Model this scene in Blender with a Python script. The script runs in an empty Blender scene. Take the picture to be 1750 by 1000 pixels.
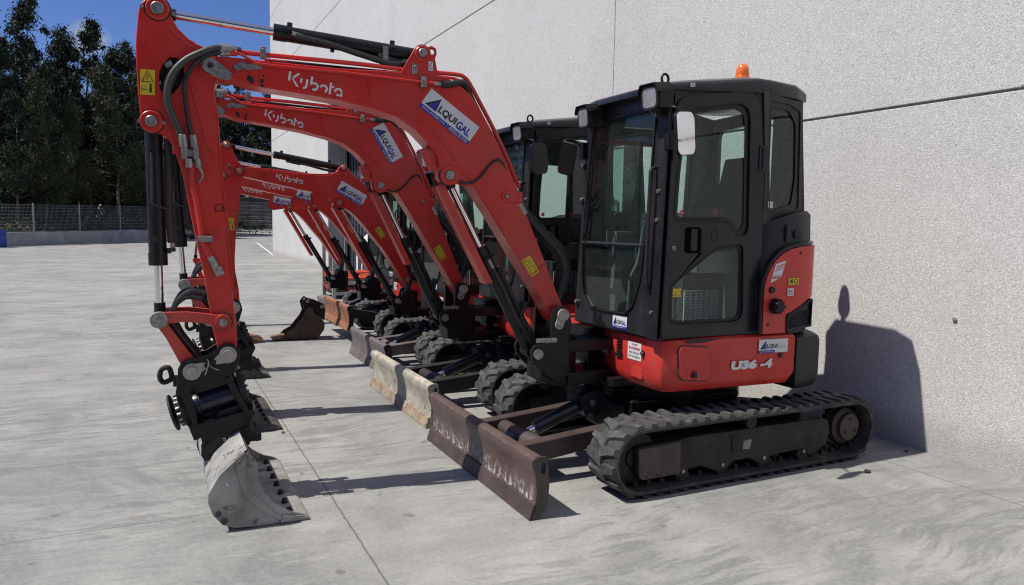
import bpy, bmesh, math, random
from mathutils import Vector, Matrix, noise
from mathutils.geometry import tessellate_polygon
R = math.radians
random.seed(7)
sc = bpy.context.scene
COL = sc.collection

# ------------------------------------------------------------------ camera
cam = bpy.data.cameras.new('camera')
co = bpy.data.objects.new('camera', cam); COL.objects.link(co)
cam.sensor_width = 36.0; cam.lens = 1241.3 / 1750 * 36; cam.clip_start = 0.1; cam.clip_end = 2000
yaw, pit, rol = R(26.45), R(5.33), R(1.03)
F = Vector((math.sin(yaw)*math.cos(pit), math.cos(yaw)*math.cos(pit), -math.sin(pit)))
r0 = Vector((math.cos(yaw), -math.sin(yaw), 0)); u0 = r0.cross(F)
rr = r0*math.cos(rol) + u0*math.sin(rol); uu = -r0*math.sin(rol) + u0*math.cos(rol)
mw = Matrix((rr, uu, -F)).transposed().to_4x4(); mw.translation = (-3.358, -4.323, 1.656)
co.matrix_world = mw
sc.camera = co

# ------------------------------------------------------------------ world + sun
SUN = Vector((0.625, -0.085, -1.0)).normalized()          # direction the light travels
elev = math.asin(-SUN.z); az = math.atan2(-SUN.x, -SUN.y)  # azimuth of the sun, from +Y towards +X
w = bpy.data.worlds.new('World'); sc.world = w; w.use_nodes = True
nt = w.node_tree; nt.nodes.clear()
N = nt.nodes.new; L = nt.links.new
sky = N('ShaderNodeTexSky'); sky.sky_type = 'NISHITA'; sky.sun_disc = False
sky.sun_elevation = elev; sky.sun_rotation = az; sky.air_density = 1.0; sky.dust_density = 0.2; sky.ozone_density = 4.0
tc = N('ShaderNodeTexCoord'); mp = N('ShaderNodeMapping'); mp.inputs['Scale'].default_value = (3.2, 3.2, 8.0)
mp.inputs['Location'].default_value = (1.7, 0.3, 0.0)
nz = N('ShaderNodeTexNoise'); nz.inputs['Scale'].default_value = 1.3; nz.inputs['Detail'].default_value = 7
rp = N('ShaderNodeValToRGB'); rp.color_ramp.elements[0].position = .60; rp.color_ramp.elements[1].position = .74
mx = N('ShaderNodeMix'); mx.data_type = 'RGBA'; mx.inputs[7].default_value = (8.2, 8.0, 7.8, 1)
bg = N('ShaderNodeBackground'); bg.inputs['Strength'].default_value = 0.060
ow = N('ShaderNodeOutputWorld')
L(tc.outputs['Generated'], mp.inputs['Vector']); L(mp.outputs[0], nz.inputs['Vector']); L(nz.outputs[0], rp.inputs[0])
hs = N('ShaderNodeHueSaturation'); hs.inputs['Saturation'].default_value = 1.12; hs.inputs['Value'].default_value = 1.0; L(sky.outputs[0], hs.inputs['Color'])

tint = N('ShaderNodeMix'); tint.data_type = 'RGBA'; tint.blend_type = 'MULTIPLY'; tint.inputs[0].default_value = 1.0; tint.inputs[7].default_value = (1.08, 1.10, 1.55, 1)
L(hs.outputs[0], tint.inputs[6]); L(tint.outputs[2], mx.inputs[6])
dt = N('ShaderNodeVectorMath'); dt.operation = 'DOT_PRODUCT'; dt.inputs[1].default_value = (-.057, .977, .204); L(tc.outputs['Generated'], dt.inputs[0])
mr = N('ShaderNodeMapRange'); mr.inputs[1].default_value = .9990; mr.inputs[2].default_value = 1.0001; L(dt.outputs['Value'], mr.inputs[0])
n2 = N('ShaderNodeTexNoise'); n2.inputs['Scale'].default_value = 22; n2.inputs['Detail'].default_value = 8; L(tc.outputs['Generated'], n2.inputs['Vector'])
mm = N('ShaderNodeMath'); mm.operation = 'MULTIPLY'; L(mr.outputs[0], mm.inputs[0]); L(n2.outputs[0], mm.inputs[1])
r2 = N('ShaderNodeValToRGB'); r2.color_ramp.elements[0].position = .22; r2.color_ramp.elements[1].position = .50; L(mm.outputs[0], r2.inputs[0])
mA = N('ShaderNodeMath'); mA.operation = 'MAXIMUM'; mA.use_clamp = True
sz = N('ShaderNodeSeparateXYZ'); L(tc.outputs['Generated'], sz.inputs[0])
zr = N('ShaderNodeMapRange'); zr.inputs[1].default_value = .42; zr.inputs[2].default_value = .80; L(sz.outputs[2], zr.inputs[0])   # unseen cloud added overhead to make the blue sky fill more neutral
n3 = N('ShaderNodeTexNoise'); n3.inputs['Scale'].default_value = 3.0; n3.inputs['Detail'].default_value = 5; L(tc.outputs['Generated'], n3.inputs['Vector'])
zm = N('ShaderNodeMath'); zm.operation = 'MULTIPLY'; L(zr.outputs[0], zm.inputs[0]); L(n3.outputs[0], zm.inputs[1])
m9 = N('ShaderNodeMath'); m9.operation = 'MULTIPLY_ADD'; m9.inputs[1].default_value = .75; L(zm.outputs[0], m9.inputs[0]); L(rp.outputs[0], m9.inputs[2])
L(m9.outputs[0], mA.inputs[0]); L(r2.outputs[0], mA.inputs[1]); L(mA.outputs[0], mx.inputs[0]); L(mx.outputs[2], bg.inputs['Color']); L(bg.outputs[0], ow.inputs[0])
sd = bpy.data.lights.new('sun', 'SUN'); sd.energy = 4.9; sd.angle = R(0.5); sd.color = (1.0, 0.945, 0.85)
so = bpy.data.objects.new('sun', sd); COL.objects.link(so)
so.rotation_euler = SUN.to_track_quat('-Z', 'Y').to_euler(); so.location = (-20, 5, 30)
vs = sc.view_settings; vs.view_transform = 'Standard'; vs.look = 'None'; vs.exposure = 0.12; vs.gamma = 1.0
sc.cycles.use_denoising = True; sc.cycles.denoiser = 'OPENIMAGEDENOISE'; sc.cycles.denoising_input_passes = 'RGB_ALBEDO_NORMAL'; sc.cycles.denoising_prefilter = 'ACCURATE'; sc.cycles.filter_width = 1.15; sc.cycles.sample_clamp_indirect = 4.0; sc.cycles.caustics_reflective = False; sc.cycles.max_bounces = 8; sc.cycles.transparent_max_bounces = 16

# ------------------------------------------------------------------ materials
def nodes(name):
    m = bpy.data.materials.new(name); m.use_nodes = True
    t = m.node_tree; b = t.nodes['Principled BSDF']
    return m, t, b
def ramp(t, fac, stops):
    r = t.nodes.new('ShaderNodeValToRGB'); e = r.color_ramp.elements
    while len(e) < len(stops): e.new(.5)
    for k, (pos, c) in enumerate(stops):
        e[k].position = pos; e[k].color = (*c, 1) if len(c) == 3 else c
    t.links.new(fac, r.inputs[0]); return r.outputs[0]
def noise_n(t, scale, detail=4, rough=.55, vec=None, dist=0.0, coord='Object'):
    n = t.nodes.new('ShaderNodeTexNoise'); n.inputs['Scale'].default_value = scale
    n.inputs['Detail'].default_value = detail; n.inputs['Roughness'].default_value = rough; n.inputs['Distortion'].default_value = dist
    if vec is None:
        c = t.nodes.new('ShaderNodeTexCoord'); vec = c.outputs[coord]
    t.links.new(vec, n.inputs['Vector']); return n.outputs[0]
def mapped(t, scale=(1,1,1), rot=(0,0,0), coord='Object', loc=(0,0,0)):
    c = t.nodes.new('ShaderNodeTexCoord'); m = t.nodes.new('ShaderNodeMapping')
    m.inputs['Scale'].default_value = scale; m.inputs['Rotation'].default_value = rot; m.inputs['Location'].default_value = loc
    t.links.new(c.outputs[coord], m.inputs['Vector']); return m.outputs[0]
def mixc(t, fac, a, b, mode='MIX'):
    m = t.nodes.new('ShaderNodeMix'); m.data_type = 'RGBA'; m.blend_type = mode
    if isinstance(fac, float): m.inputs[0].default_value = fac
    else: t.links.new(fac, m.inputs[0])
    for k, v in ((6, a), (7, b)):
        if isinstance(v, tuple): m.inputs[k].default_value = (*v, 1)
        else: t.links.new(v, m.inputs[k])
    return m.outputs[2]
def math_n(t, op, a, b=None, c=None):
    m = t.nodes.new('ShaderNodeMath'); m.operation = op
    for k, v in enumerate((a, b, c)):
        if v is None: continue
        if isinstance(v, (int, float)): m.inputs[k].default_value = v
        else: t.links.new(v, m.inputs[k])
    return m.outputs[0]
def bump(t, b, h, strength=.3, dist=.01):
    n = t.nodes.new('ShaderNodeBump'); n.inputs['Strength'].default_value = strength; n.inputs['Distance'].default_value = dist
    t.links.new(h, n.inputs['Height']); t.links.new(n.outputs[0], b.inputs['Normal'])
def simple(name, col, rough=.5, metal=0.0, var=.15, scale=9, spec=.5, coat=0.0, chips=None, chip_at=.70, chip_scale=26, bmp=0.0, dust=0.0):
    m, t, b = nodes(name)
    n = noise_n(t, scale, 6, .6)
    lo = tuple(c*(1-var) for c in col); hi = tuple(min(1, c*(1+var)) for c in col)
    c = ramp(t, n, [(.3, lo), (.7, hi)])
    if dust:
        nd = noise_n(t, 3.2, 8, .7, vec=mapped(t, (1, 1, .55)))
        c = mixc(t, math_n(t, 'MULTIPLY', ramp(t, nd, [(.40, (0,0,0)), (.68, (1,1,1))]), dust), c, (.30,.235,.215))
        ns = noise_n(t, 1.0, 5, .7, vec=mapped(t, (90, 14, 9), (.3, .5, .2)))
        c = mixc(t, math_n(t, 'MULTIPLY', ramp(t, ns, [(.66, (0,0,0)), (.70, (1,1,1))]), dust*1.3), c, (.30,.22,.20))
    if chips:
        n2 = noise_n(t, chip_scale, 8, .75)
        f = ramp(t, n2, [(chip_at, (0,0,0)), (chip_at+.02, (1,1,1))])
        c = mixc(t, f, c, chips)
    t.links.new(c, b.inputs['Base Color'])
    n3 = noise_n(t, scale*2.3, 5, .6)
    rgh = ramp(t, n3, [(.25, (max(.03, rough-.10),)*3), (.75, (min(1, rough+.12),)*3)])
    t.links.new(rgh, b.inputs['Roughness'])
    b.inputs['Metallic'].default_value = metal; b.inputs['Specular IOR Level'].default_value = spec
    b.inputs['Coat Weight'].default_value = coat; b.inputs['Coat Roughness'].default_value = .12
    if bmp: bump(t, b, noise_n(t, 60, 6, .7), bmp, .004)
    return m
RED = simple('red_paint', (.54, .028, .022), .30, var=.12, scale=4, spec=.32, coat=.12, chips=(.02,.018,.02), chip_at=.715, chip_scale=24, dust=.12)
REDW = simple('worn_red_paint', (.50, .028, .02), .42, var=.16, scale=7, coat=.1, chips=(.03,.02,.02), chip_at=.655, chip_scale=18, dust=.25)
DARK = simple('dark_cab_paint', (.012, .0135, .018), .30, spec=.28, var=.25, scale=7, chips=(.20,.20,.21), chip_at=.76, chip_scale=55, dust=.05)
DARKM = simple('black_moulding', (.020, .021, .024), .5, spec=.3, var=.2, scale=20, bmp=.12)
BLACK = simple('black_steel', (.010, .010, .012), .36, spec=.3, var=.4, scale=9, chips=(.10,.09,.085), chip_at=.74, chip_scale=22)
DUSTY = simple('dusty_black_steel', (.028, .027, .026), .62, spec=.3, var=.45, scale=5, chips=(.11,.085,.07), chip_at=.66, chip_scale=16)
RECESS_SHADE = simple('recess_shade_black', (.003, .003, .003), .9, spec=.05)  # shade of the door handle recess put into the colour, no recess cut
RUST = simple('brown_steel', (.060, .042, .040), .58, var=.35, scale=6, chips=(.20,.185,.18), chip_at=.66, chip_scale=18)
ORUST = simple('rusty_steel', (.24, .105, .055), .75, var=.4, scale=6, chips=(.07,.045,.04), chip_at=.64, chip_scale=10)
CREAM = simple('cream_crusted_steel', (.35, .325, .27), .85, var=.35, scale=8, chips=(.15,.13,.105), chip_at=.585, chip_scale=14, bmp=.6)
TAN = simple('tan_crusted_edge', (.27, .21, .155), .85, var=.4, scale=9, chips=(.10,.07,.05), chip_at=.57, chip_scale=15, bmp=.6)
GREYB = simple('grey_brown_steel', (.125, .105, .105), .65, var=.3, scale=6, chips=(.06,.05,.05), chip_at=.66)
BUCK = simple('worn_grey_steel', (.30, .295, .285), .6, var=.4, scale=5, metal=.08, chips=(.13,.125,.12), chip_at=.565, chip_scale=6, bmp=.3)
BUCKD = simple('dark_bucket_steel', (.075, .068, .064), .6, var=.4, scale=6, chips=(.16,.15,.14), chip_at=.66, chip_scale=12, bmp=.2)
BRUST = simple('rust_brown_bucket', (.062, .042, .033), .72, var=.45, scale=6, chips=(.20,.085,.04), chip_at=.62, chip_scale=7, bmp=.2)
TOOTH = simple('rusty_teeth', (.18, .09, .05), .7, var=.3, scale=12)
STEEL = simple('zinc_steel', (.30, .29, .275), .45, metal=.8, var=.4, scale=45, chips=(.05,.045,.04), chip_at=.62, chip_scale=40)
PIN = simple('beige_pin_plate', (.40, .37, .33), .55, metal=.4, var=.2, scale=25)
CHROME = simple('chrome', (.72, .73, .75), .10, metal=1.0, var=.05, scale=5)
HOSE = simple('rubber_hose', (.016, .016, .018), .5, var=.3, scale=40)
BHOSE = simple('braided_hose', (.055, .055, .053), .5, metal=.3, var=.6, scale=160)
AMBER = simple('amber_lens', (.85, .16, .008), .18, var=.1, spec=.6, coat=.5)
WHITE = simple('white_vinyl', (.62, .63, .65), .4, var=.04)
LOGO = simple('white_logo_vinyl', (.66, .66, .67), .45, var=.06, scale=20)
BLUE = simple('blue_vinyl', (.030, .032, .30), .4, var=.08)
INK = simple('black_ink', (.012, .012, .014), .45, var=.1)
REDINK = simple('red_ink', (.45, .02, .04), .45, var=.1)
YELLOW = simple('yellow_vinyl', (.62, .45, .02), .45, var=.12, scale=60)
LENS = simple('lamp_glass', (.42, .44, .46), .12, metal=.55, var=.2, scale=40, coat=.6)
MIRROR = simple('mirror_glass', (.86, .86, .86), .03, metal=1.0, var=.01)
SEATM = simple('seat_fabric', (.03, .03, .032), .9, var=.3, scale=40)
REDGRIP = simple('red_grip', (.45, .03, .03), .4)
GREYP = simple('grey_plastic', (.10, .11, .115), .55, var=.2)

def glass_mat(name, tint, refl=.10):
    m = bpy.data.materials.new(name); m.use_nodes = True; t = m.node_tree; t.nodes.clear()
    tr = t.nodes.new('ShaderNodeBsdfTransparent'); tr.inputs[0].default_value = (*tint, 1)
    gl = t.nodes.new('ShaderNodeBsdfGlossy'); gl.inputs['Roughness'].default_value = .02; gl.inputs['Color'].default_value = (1,1,1,1)
    lw = t.nodes.new('ShaderNodeLayerWeight'); lw.inputs['Blend'].default_value = .5
    f = math_n(t, 'MULTIPLY', math_n(t, 'ADD', math_n(t, 'MULTIPLY', math_n(t, 'POWER', lw.outputs['Facing'], 5.0), .96), .045), .55)
    df = t.nodes.new('ShaderNodeBsdfDiffuse'); df.inputs[0].default_value = (.3,.32,.31,1)
    n = noise_n(t, 14, 6, .65)
    d = math_n(t, 'MULTIPLY', n, .04)
    m0 = t.nodes.new('ShaderNodeMixShader'); m1 = t.nodes.new('ShaderNodeMixShader'); o = t.nodes.new('ShaderNodeOutputMaterial')
    t.links.new(d, m0.inputs[0]); t.links.new(tr.outputs[0], m0.inputs[1]); t.links.new(df.outputs[0], m0.inputs[2])
    t.links.new(f, m1.inputs[0]); t.links.new(m0.outputs[0], m1.inputs[1]); t.links.new(gl.outputs[0], m1.inputs[2])
    t.links.new(m1.outputs[0], o.inputs[0]); return m
GLASS = glass_mat('green_tinted_glass', (.84, .92, .89))

# rubber of the tracks: black with grey worn lug tops
RUB, t, b = nodes('track_rubber')
c = ramp(t, noise_n(t, 9, 7, .65), [(.30, (.018,.018,.019)), (.55, (.042,.042,.042)), (.75, (.115,.109,.10))])
t.links.new(c, b.inputs['Base Color']); b.inputs['Roughness'].default_value = .75
bump(t, b, noise_n(t, 70, 6, .7), .35, .004)
LUG, t, b = nodes('worn_lug_rubber')
c = ramp(t, noise_n(t, 16, 7, .7), [(.30, (.024,.024,.025)), (.5, (.058,.058,.058)), (.75, (.115,.113,.11))])
t.links.new(c, b.inputs['Base Color']); b.inputs['Roughness'].default_value = .85
bump(t, b, noise_n(t, 60, 6, .75), .45, .005)
# blade face of the near machine: brown steel, white scrape streaks above the cutting edge
BLADE1, t, b = nodes('scraped_brown_blade')
base = ramp(t, noise_n(t, 5, 7, .65), [(.3, (.058,.037,.034)), (.7, (.108,.074,.066))])
sep = t.nodes.new('ShaderNodeSeparateXYZ'); tcx = t.nodes.new('ShaderNodeTexCoord'); t.links.new(tcx.outputs['Object'], sep.inputs[0])
str_ = noise_n(t, 1.0, 9, .8, vec=mapped(t, (20, 26, 16)))
scr = noise_n(t, 1.0, 7, .75, vec=mapped(t, (40, 14, 60), (R(35), 0, 0)))
zf = ramp(t, sep.outputs[2], [(.085, (0,0,0)), (.10, (1,1,1)), (.125, (.55,.55,.55)), (.21, (0,0,0))])
f1 = math_n(t, 'MULTIPLY', zf, ramp(t, str_, [(.50, (0,0,0)), (.57, (1,1,1))]))
f2 = math_n(t, 'MULTIPLY', ramp(t, scr, [(.57, (0,0,0)), (.63, (1,1,1))]), .40)
c = mixc(t, f2, base, (.22,.19,.18)); c = mixc(t, f1, c, (.55,.53,.52))
t.links.new(c, b.inputs['Base Color']); b.inputs['Roughness'].default_value = .5

# concrete yard
CONC, t, b = nodes('concrete_yard')
v0 = mapped(t)
sp0 = t.nodes.new('ShaderNodeSeparateXYZ'); t.links.new(v0, sp0.inputs[0])
warp = t.nodes.new('ShaderNodeVectorMath'); warp.operation = 'ADD'
wn = t.nodes.new('ShaderNodeTexNoise'); wn.inputs['Scale'].default_value = .42; wn.inputs['Detail'].default_value = 3
t.links.new(v0, wn.inputs['Vector'])
wsc = t.nodes.new('ShaderNodeVectorMath'); wsc.operation = 'SCALE'; wsc.inputs['Scale'].default_value = 1.1
t.links.new(wn.outputs['Color'], wsc.inputs[0]); t.links.new(v0, warp.inputs[0]); t.links.new(wsc.outputs[0], warp.inputs[1])
def strk(sx, sy, ang, det=10, rgh=.70):
    m = t.nodes.new('ShaderNodeMapping'); m.inputs['Scale'].default_value = (sx, sy, 1); m.inputs['Rotation'].default_value = (0, 0, R(ang))
    t.links.new(warp.outputs[0], m.inputs['Vector']); return noise_n(t, 1.0, det, rgh, vec=m.outputs[0])
sA = strk(.7, 2.6, 14, 8, .6); sB = strk(2.2, 15.0, -34, 9, .66); sC = strk(4.5, 26.0, 26, 8, .66)
big = noise_n(t, .33, 5, .55, vec=v0); mid = noise_n(t, 1.9, 11, .70, vec=v0, dist=.4); fine = noise_n(t, 38, 5, .7, vec=v0); grain = noise_n(t, 260, 3, .7, vec=v0)
c = ramp(t, mid, [(.28, (.235,.235,.233)), (.5, (.305,.303,.298)), (.72, (.375,.37,.362))])
# soft dark blotches broken up by curved trowel strokes
vc = t.nodes.new('ShaderNodeTexVoronoi'); vc.inputs['Scale'].default_value = .38; vc.feature = 'SMOOTH_F1'; vc.inputs['Smoothness'].default_value = .35; t.links.new(warp.outputs[0], vc.inputs['Vector'])
cb = t.nodes.new('ShaderNodeCombineXYZ'); t.links.new(math_n(t, 'MULTIPLY', vc.outputs['Distance'], 26.0), cb.inputs[0])
t.links.new(math_n(t, 'MULTIPLY', math_n(t, 'ADD', sp0.outputs[0], sp0.outputs[1]), .9), cb.inputs[1]); t.links.new(math_n(t, 'MULTIPLY', math_n(t, 'SUBTRACT', sp0.outputs[0], sp0.outputs[1]), .9), cb.inputs[2])
arcs = noise_n(t, 1.0, 8, .62, vec=cb.outputs[0])
blot = noise_n(t, 1.05, 9, .58, vec=warp.outputs[0])
bm_ = math_n(t, 'MULTIPLY', ramp(t, blot, [(.43, (0,0,0)), (.63, (1,1,1))]), ramp(t, arcs, [(.34, (.15,.15,.15)), (.62, (1,1,1))]))
c = mixc(t, math_n(t, 'MULTIPLY', bm_, .85), c, (.115,.117,.12))
c = mixc(t, math_n(t, 'MULTIPLY', ramp(t, arcs, [(.60, (0,0,0)), (.76, (1,1,1))]), .35), c, (.44,.435,.43))
c = mixc(t, math_n(t, 'MULTIPLY', ramp(t, sA, [(.50, (0,0,0)), (.72, (1,1,1))]), .35), c, (.16,.162,.165))
c = mixc(t, math_n(t, 'MULTIPLY', math_n(t, 'MULTIPLY', ramp(t, sB, [(.49, (0,0,0)), (.58, (1,1,1))]), ramp(t, big, [(.42, (0,0,0)), (.56, (1,1,1))])), .68), c, (.115,.118,.12))
c = mixc(t, math_n(t, 'MULTIPLY', ramp(t, sC, [(.56, (0,0,0)), (.68, (1,1,1))]), .30), c, (.47,.465,.455))
lines = noise_n(t, 1.15, 2, .4, vec=v0, dist=2.2)
ab = math_n(t, 'ABSOLUTE', math_n(t, 'SUBTRACT', lines, .5))
c = mixc(t, math_n(t, 'MULTIPLY', ramp(t, ab, [(.0, (1,1,1)), (.006, (0,0,0))]), .12), c, (.50,.495,.485))
rs = noise_n(t, 1.9, 3, .5, vec=mapped(t, loc=(3.3, 8.1, 0)))
c = mixc(t, math_n(t, 'MULTIPLY', ramp(t, rs, [(.70, (0,0,0)), (.80, (1,1,1))]), .45), c, (.34,.20,.12))
c = mixc(t, 1.0, c, (.965, .985, .965), 'MULTIPLY')
c = mixc(t, .30, c, ramp(t, fine, [(.32, (.19,.19,.187)), (.68, (.41,.41,.40))]))
c = mixc(t, math_n(t, 'MULTIPLY', ramp(t, grain, [(.66, (0,0,0)), (.72, (1,1,1))]), .25), c, (.12,.12,.12))
dr_ = noise_n(t, 5.5, 2, .4, vec=v0)
c = mixc(t, math_n(t, 'MULTIPLY', ramp(t, dr_, [(.735, (0,0,0)), (.755, (1,1,1))]), .55), c, (.10,.10,.10))
# saw-cut joints of the slab
sp = t.nodes.new('ShaderNodeSeparateXYZ'); t.links.new(v0, sp.inputs[0])
wob = math_n(t, 'MULTIPLY', math_n(t, 'SUBTRACT', noise_n(t, 9, 4, .6, vec=v0), .5), .018)
def joint(axis, at, step, wdt):
    q = math_n(t, 'ADD', math_n(t, 'SUBTRACT', sp.outputs[axis], at), wob)
    q = math_n(t, 'ABSOLUTE', math_n(t, 'SUBTRACT', math_n(t, 'PINGPONG', q, step/2), 0.0))
    return ramp(t, q, [(wdt*.35, (1,1,1)), (wdt, (0,0,0))])
jj = math_n(t, 'MAXIMUM', joint(0, -2.42, 3.8, .008), joint(1, -.02, 4.2, .006))
c = mixc(t, math_n(t, 'MULTIPLY', jj, .72), c, (.075,.075,.075))
t.links.new(c, b.inputs['Base Color'])
t.links.new(ramp(t, mid, [(.3, (.62,)*3), (.7, (.9,)*3)]), b.inputs['Roughness'])
bump(t, b, math_n(t, 'SUBTRACT', math_n(t, 'MULTIPLY', fine, .4), math_n(t, 'MULTIPLY', jj, 1.0)), .25, .006)
b.inputs['Specular IOR Level'].default_value = .3

# washed pebble wall panels
PEB, t, b = nodes('washed_pebble_concrete')
v0 = mapped(t)
vo = t.nodes.new('ShaderNodeTexVoronoi'); vo.inputs['Scale'].default_value = 105; t.links.new(v0, vo.inputs['Vector'])
vo2 = t.nodes.new('ShaderNodeTexVoronoi'); vo2.inputs['Scale'].default_value = 150; t.links.new(v0, vo2.inputs['Vector'])
sepc = t.nodes.new('ShaderNodeSeparateColor'); t.links.new(vo.outputs['Color'], sepc.inputs[0])
c = ramp(t, sepc.outputs[0], [(0, (.28,.277,.275)), (.25, (.48,.475,.47)), (.8, (.63,.622,.612)), (1, (.86,.85,.84))])
n2 = noise_n(t, 120, 4, .75, vec=v0)
c = mixc(t, .55, c, ramp(t, n2, [(.30, (.23,.228,.226)), (.5, (.49,.484,.48)), (.70, (.82,.81,.805))]))
c = mixc(t, ramp(t, sepc.outputs[2], [(.90, (0,0,0)), (.94, (.6,.6,.6))]), c, (.84,.83,.82))
c = mixc(t, ramp(t, sepc.outputs[1], [(.94, (0,0,0)), (.97, (.45,.45,.45))]), c, (.18,.177,.175))
dk = noise_n(t, 26, 2, .5, vec=v0)
c = mixc(t, ramp(t, dk, [(.73, (0,0,0)), (.77, (1,1,1))]), c, (.10,.095,.09))
st = noise_n(t, 1.0, 5, .6, vec=mapped(t, (1, .8, 2.2)))
c = mixc(t, math_n(t, 'MULTIPLY', ramp(t, st, [(.60, (0,0,0)), (.72, (1,1,1))]), .22), c, (.36,.33,.26))
lg = noise_n(t, .5, 5, .6, vec=v0)
c = mixc(t, .30, c, ramp(t, lg, [(.3, (.47,.465,.465)), (.7, (.66,.655,.65))]))
zs = t.nodes.new('ShaderNodeSeparateXYZ'); t.links.new(v0, zs.inputs[0])
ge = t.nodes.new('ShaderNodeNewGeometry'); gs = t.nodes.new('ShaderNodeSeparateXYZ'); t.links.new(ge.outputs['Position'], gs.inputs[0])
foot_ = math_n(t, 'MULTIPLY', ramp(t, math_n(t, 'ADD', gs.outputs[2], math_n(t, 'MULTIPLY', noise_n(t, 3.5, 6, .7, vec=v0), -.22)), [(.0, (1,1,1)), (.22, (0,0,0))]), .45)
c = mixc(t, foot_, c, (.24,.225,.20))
rain = noise_n(t, 1.0, 6, .65, vec=mapped(t, (1, 7.0, .35)))
c = mixc(t, math_n(t, 'MULTIPLY', ramp(t, rain, [(.55, (0,0,0)), (.72, (1,1,1))]), .15), c, (.36,.355,.345))
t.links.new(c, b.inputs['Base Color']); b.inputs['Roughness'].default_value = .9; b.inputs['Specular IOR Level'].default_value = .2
h = math_n(t, 'ADD', math_n(t, 'MULTIPLY', vo.outputs['Distance'], -.8), math_n(t, 'MULTIPLY', n2, 1.6))
bump(t, b, h, .5, .005)
CONCW = simple('plain_concrete', (.33, .325, .315), .85, var=.22, scale=1.6, bmp=.2)
CONCD = simple('stained_concrete_blocks', (.15, .145, .135), .9, var=.45, scale=1.1, bmp=.3)
GAP = simple('joint_filler', (.06, .06, .06), .9)
FILL = simple('grey_sealant', (.20, .198, .195), .9)
GALV = simple('galvanised_steel', (.30, .31, .31), .5, metal=.4, var=.1)
WIRE = simple('fence_wire', (.20, .21, .21), .55, metal=.3, var=.1)
MARK = simple('white_road_paint', (.62, .62, .60), .7, var=.15, scale=12, chips=(.35,.35,.34), chip_at=.6)
YMARK = simple('yellow_road_paint', (.55, .38, .12), .7, var=.15, scale=12)
DOORM = simple('blue_grey_door_steel', (.05, .06, .075), .5, var=.2)
INT = simple('dark_hall_interior', (.05, .05, .052), .9, var=.2, scale=2)
BDRUM = simple('blue_plastic', (.015, .05, .30), .4, var=.15)
ORANGE = simple('orange_red_paint', (.60, .085, .035), .5, var=.15)
BARK = simple('eucalyptus_bark', (.20, .175, .145), .9, var=.5, scale=3)
def leafmat(name, a, bb):
    m, t, b = nodes(name)
    g = t.nodes.new('ShaderNodeNewGeometry')
    c = ramp(t, g.outputs['Random Per Island'], [(0, a), (1, bb)])
    t.links.new(c, b.inputs['Base Color']); b.inputs['Roughness'].default_value = .6; b.inputs['Specular IOR Level'].default_value = .15
    return m
LEAF = leafmat('eucalyptus_leaves', (.014,.024,.014), (.046,.060,.034))
LEAF2 = leafmat('young_eucalyptus_leaves', (.040,.055,.024), (.095,.105,.052))
BUSHM = leafmat('bramble_leaves', (.05,.065,.035), (.15,.16,.10))

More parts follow.
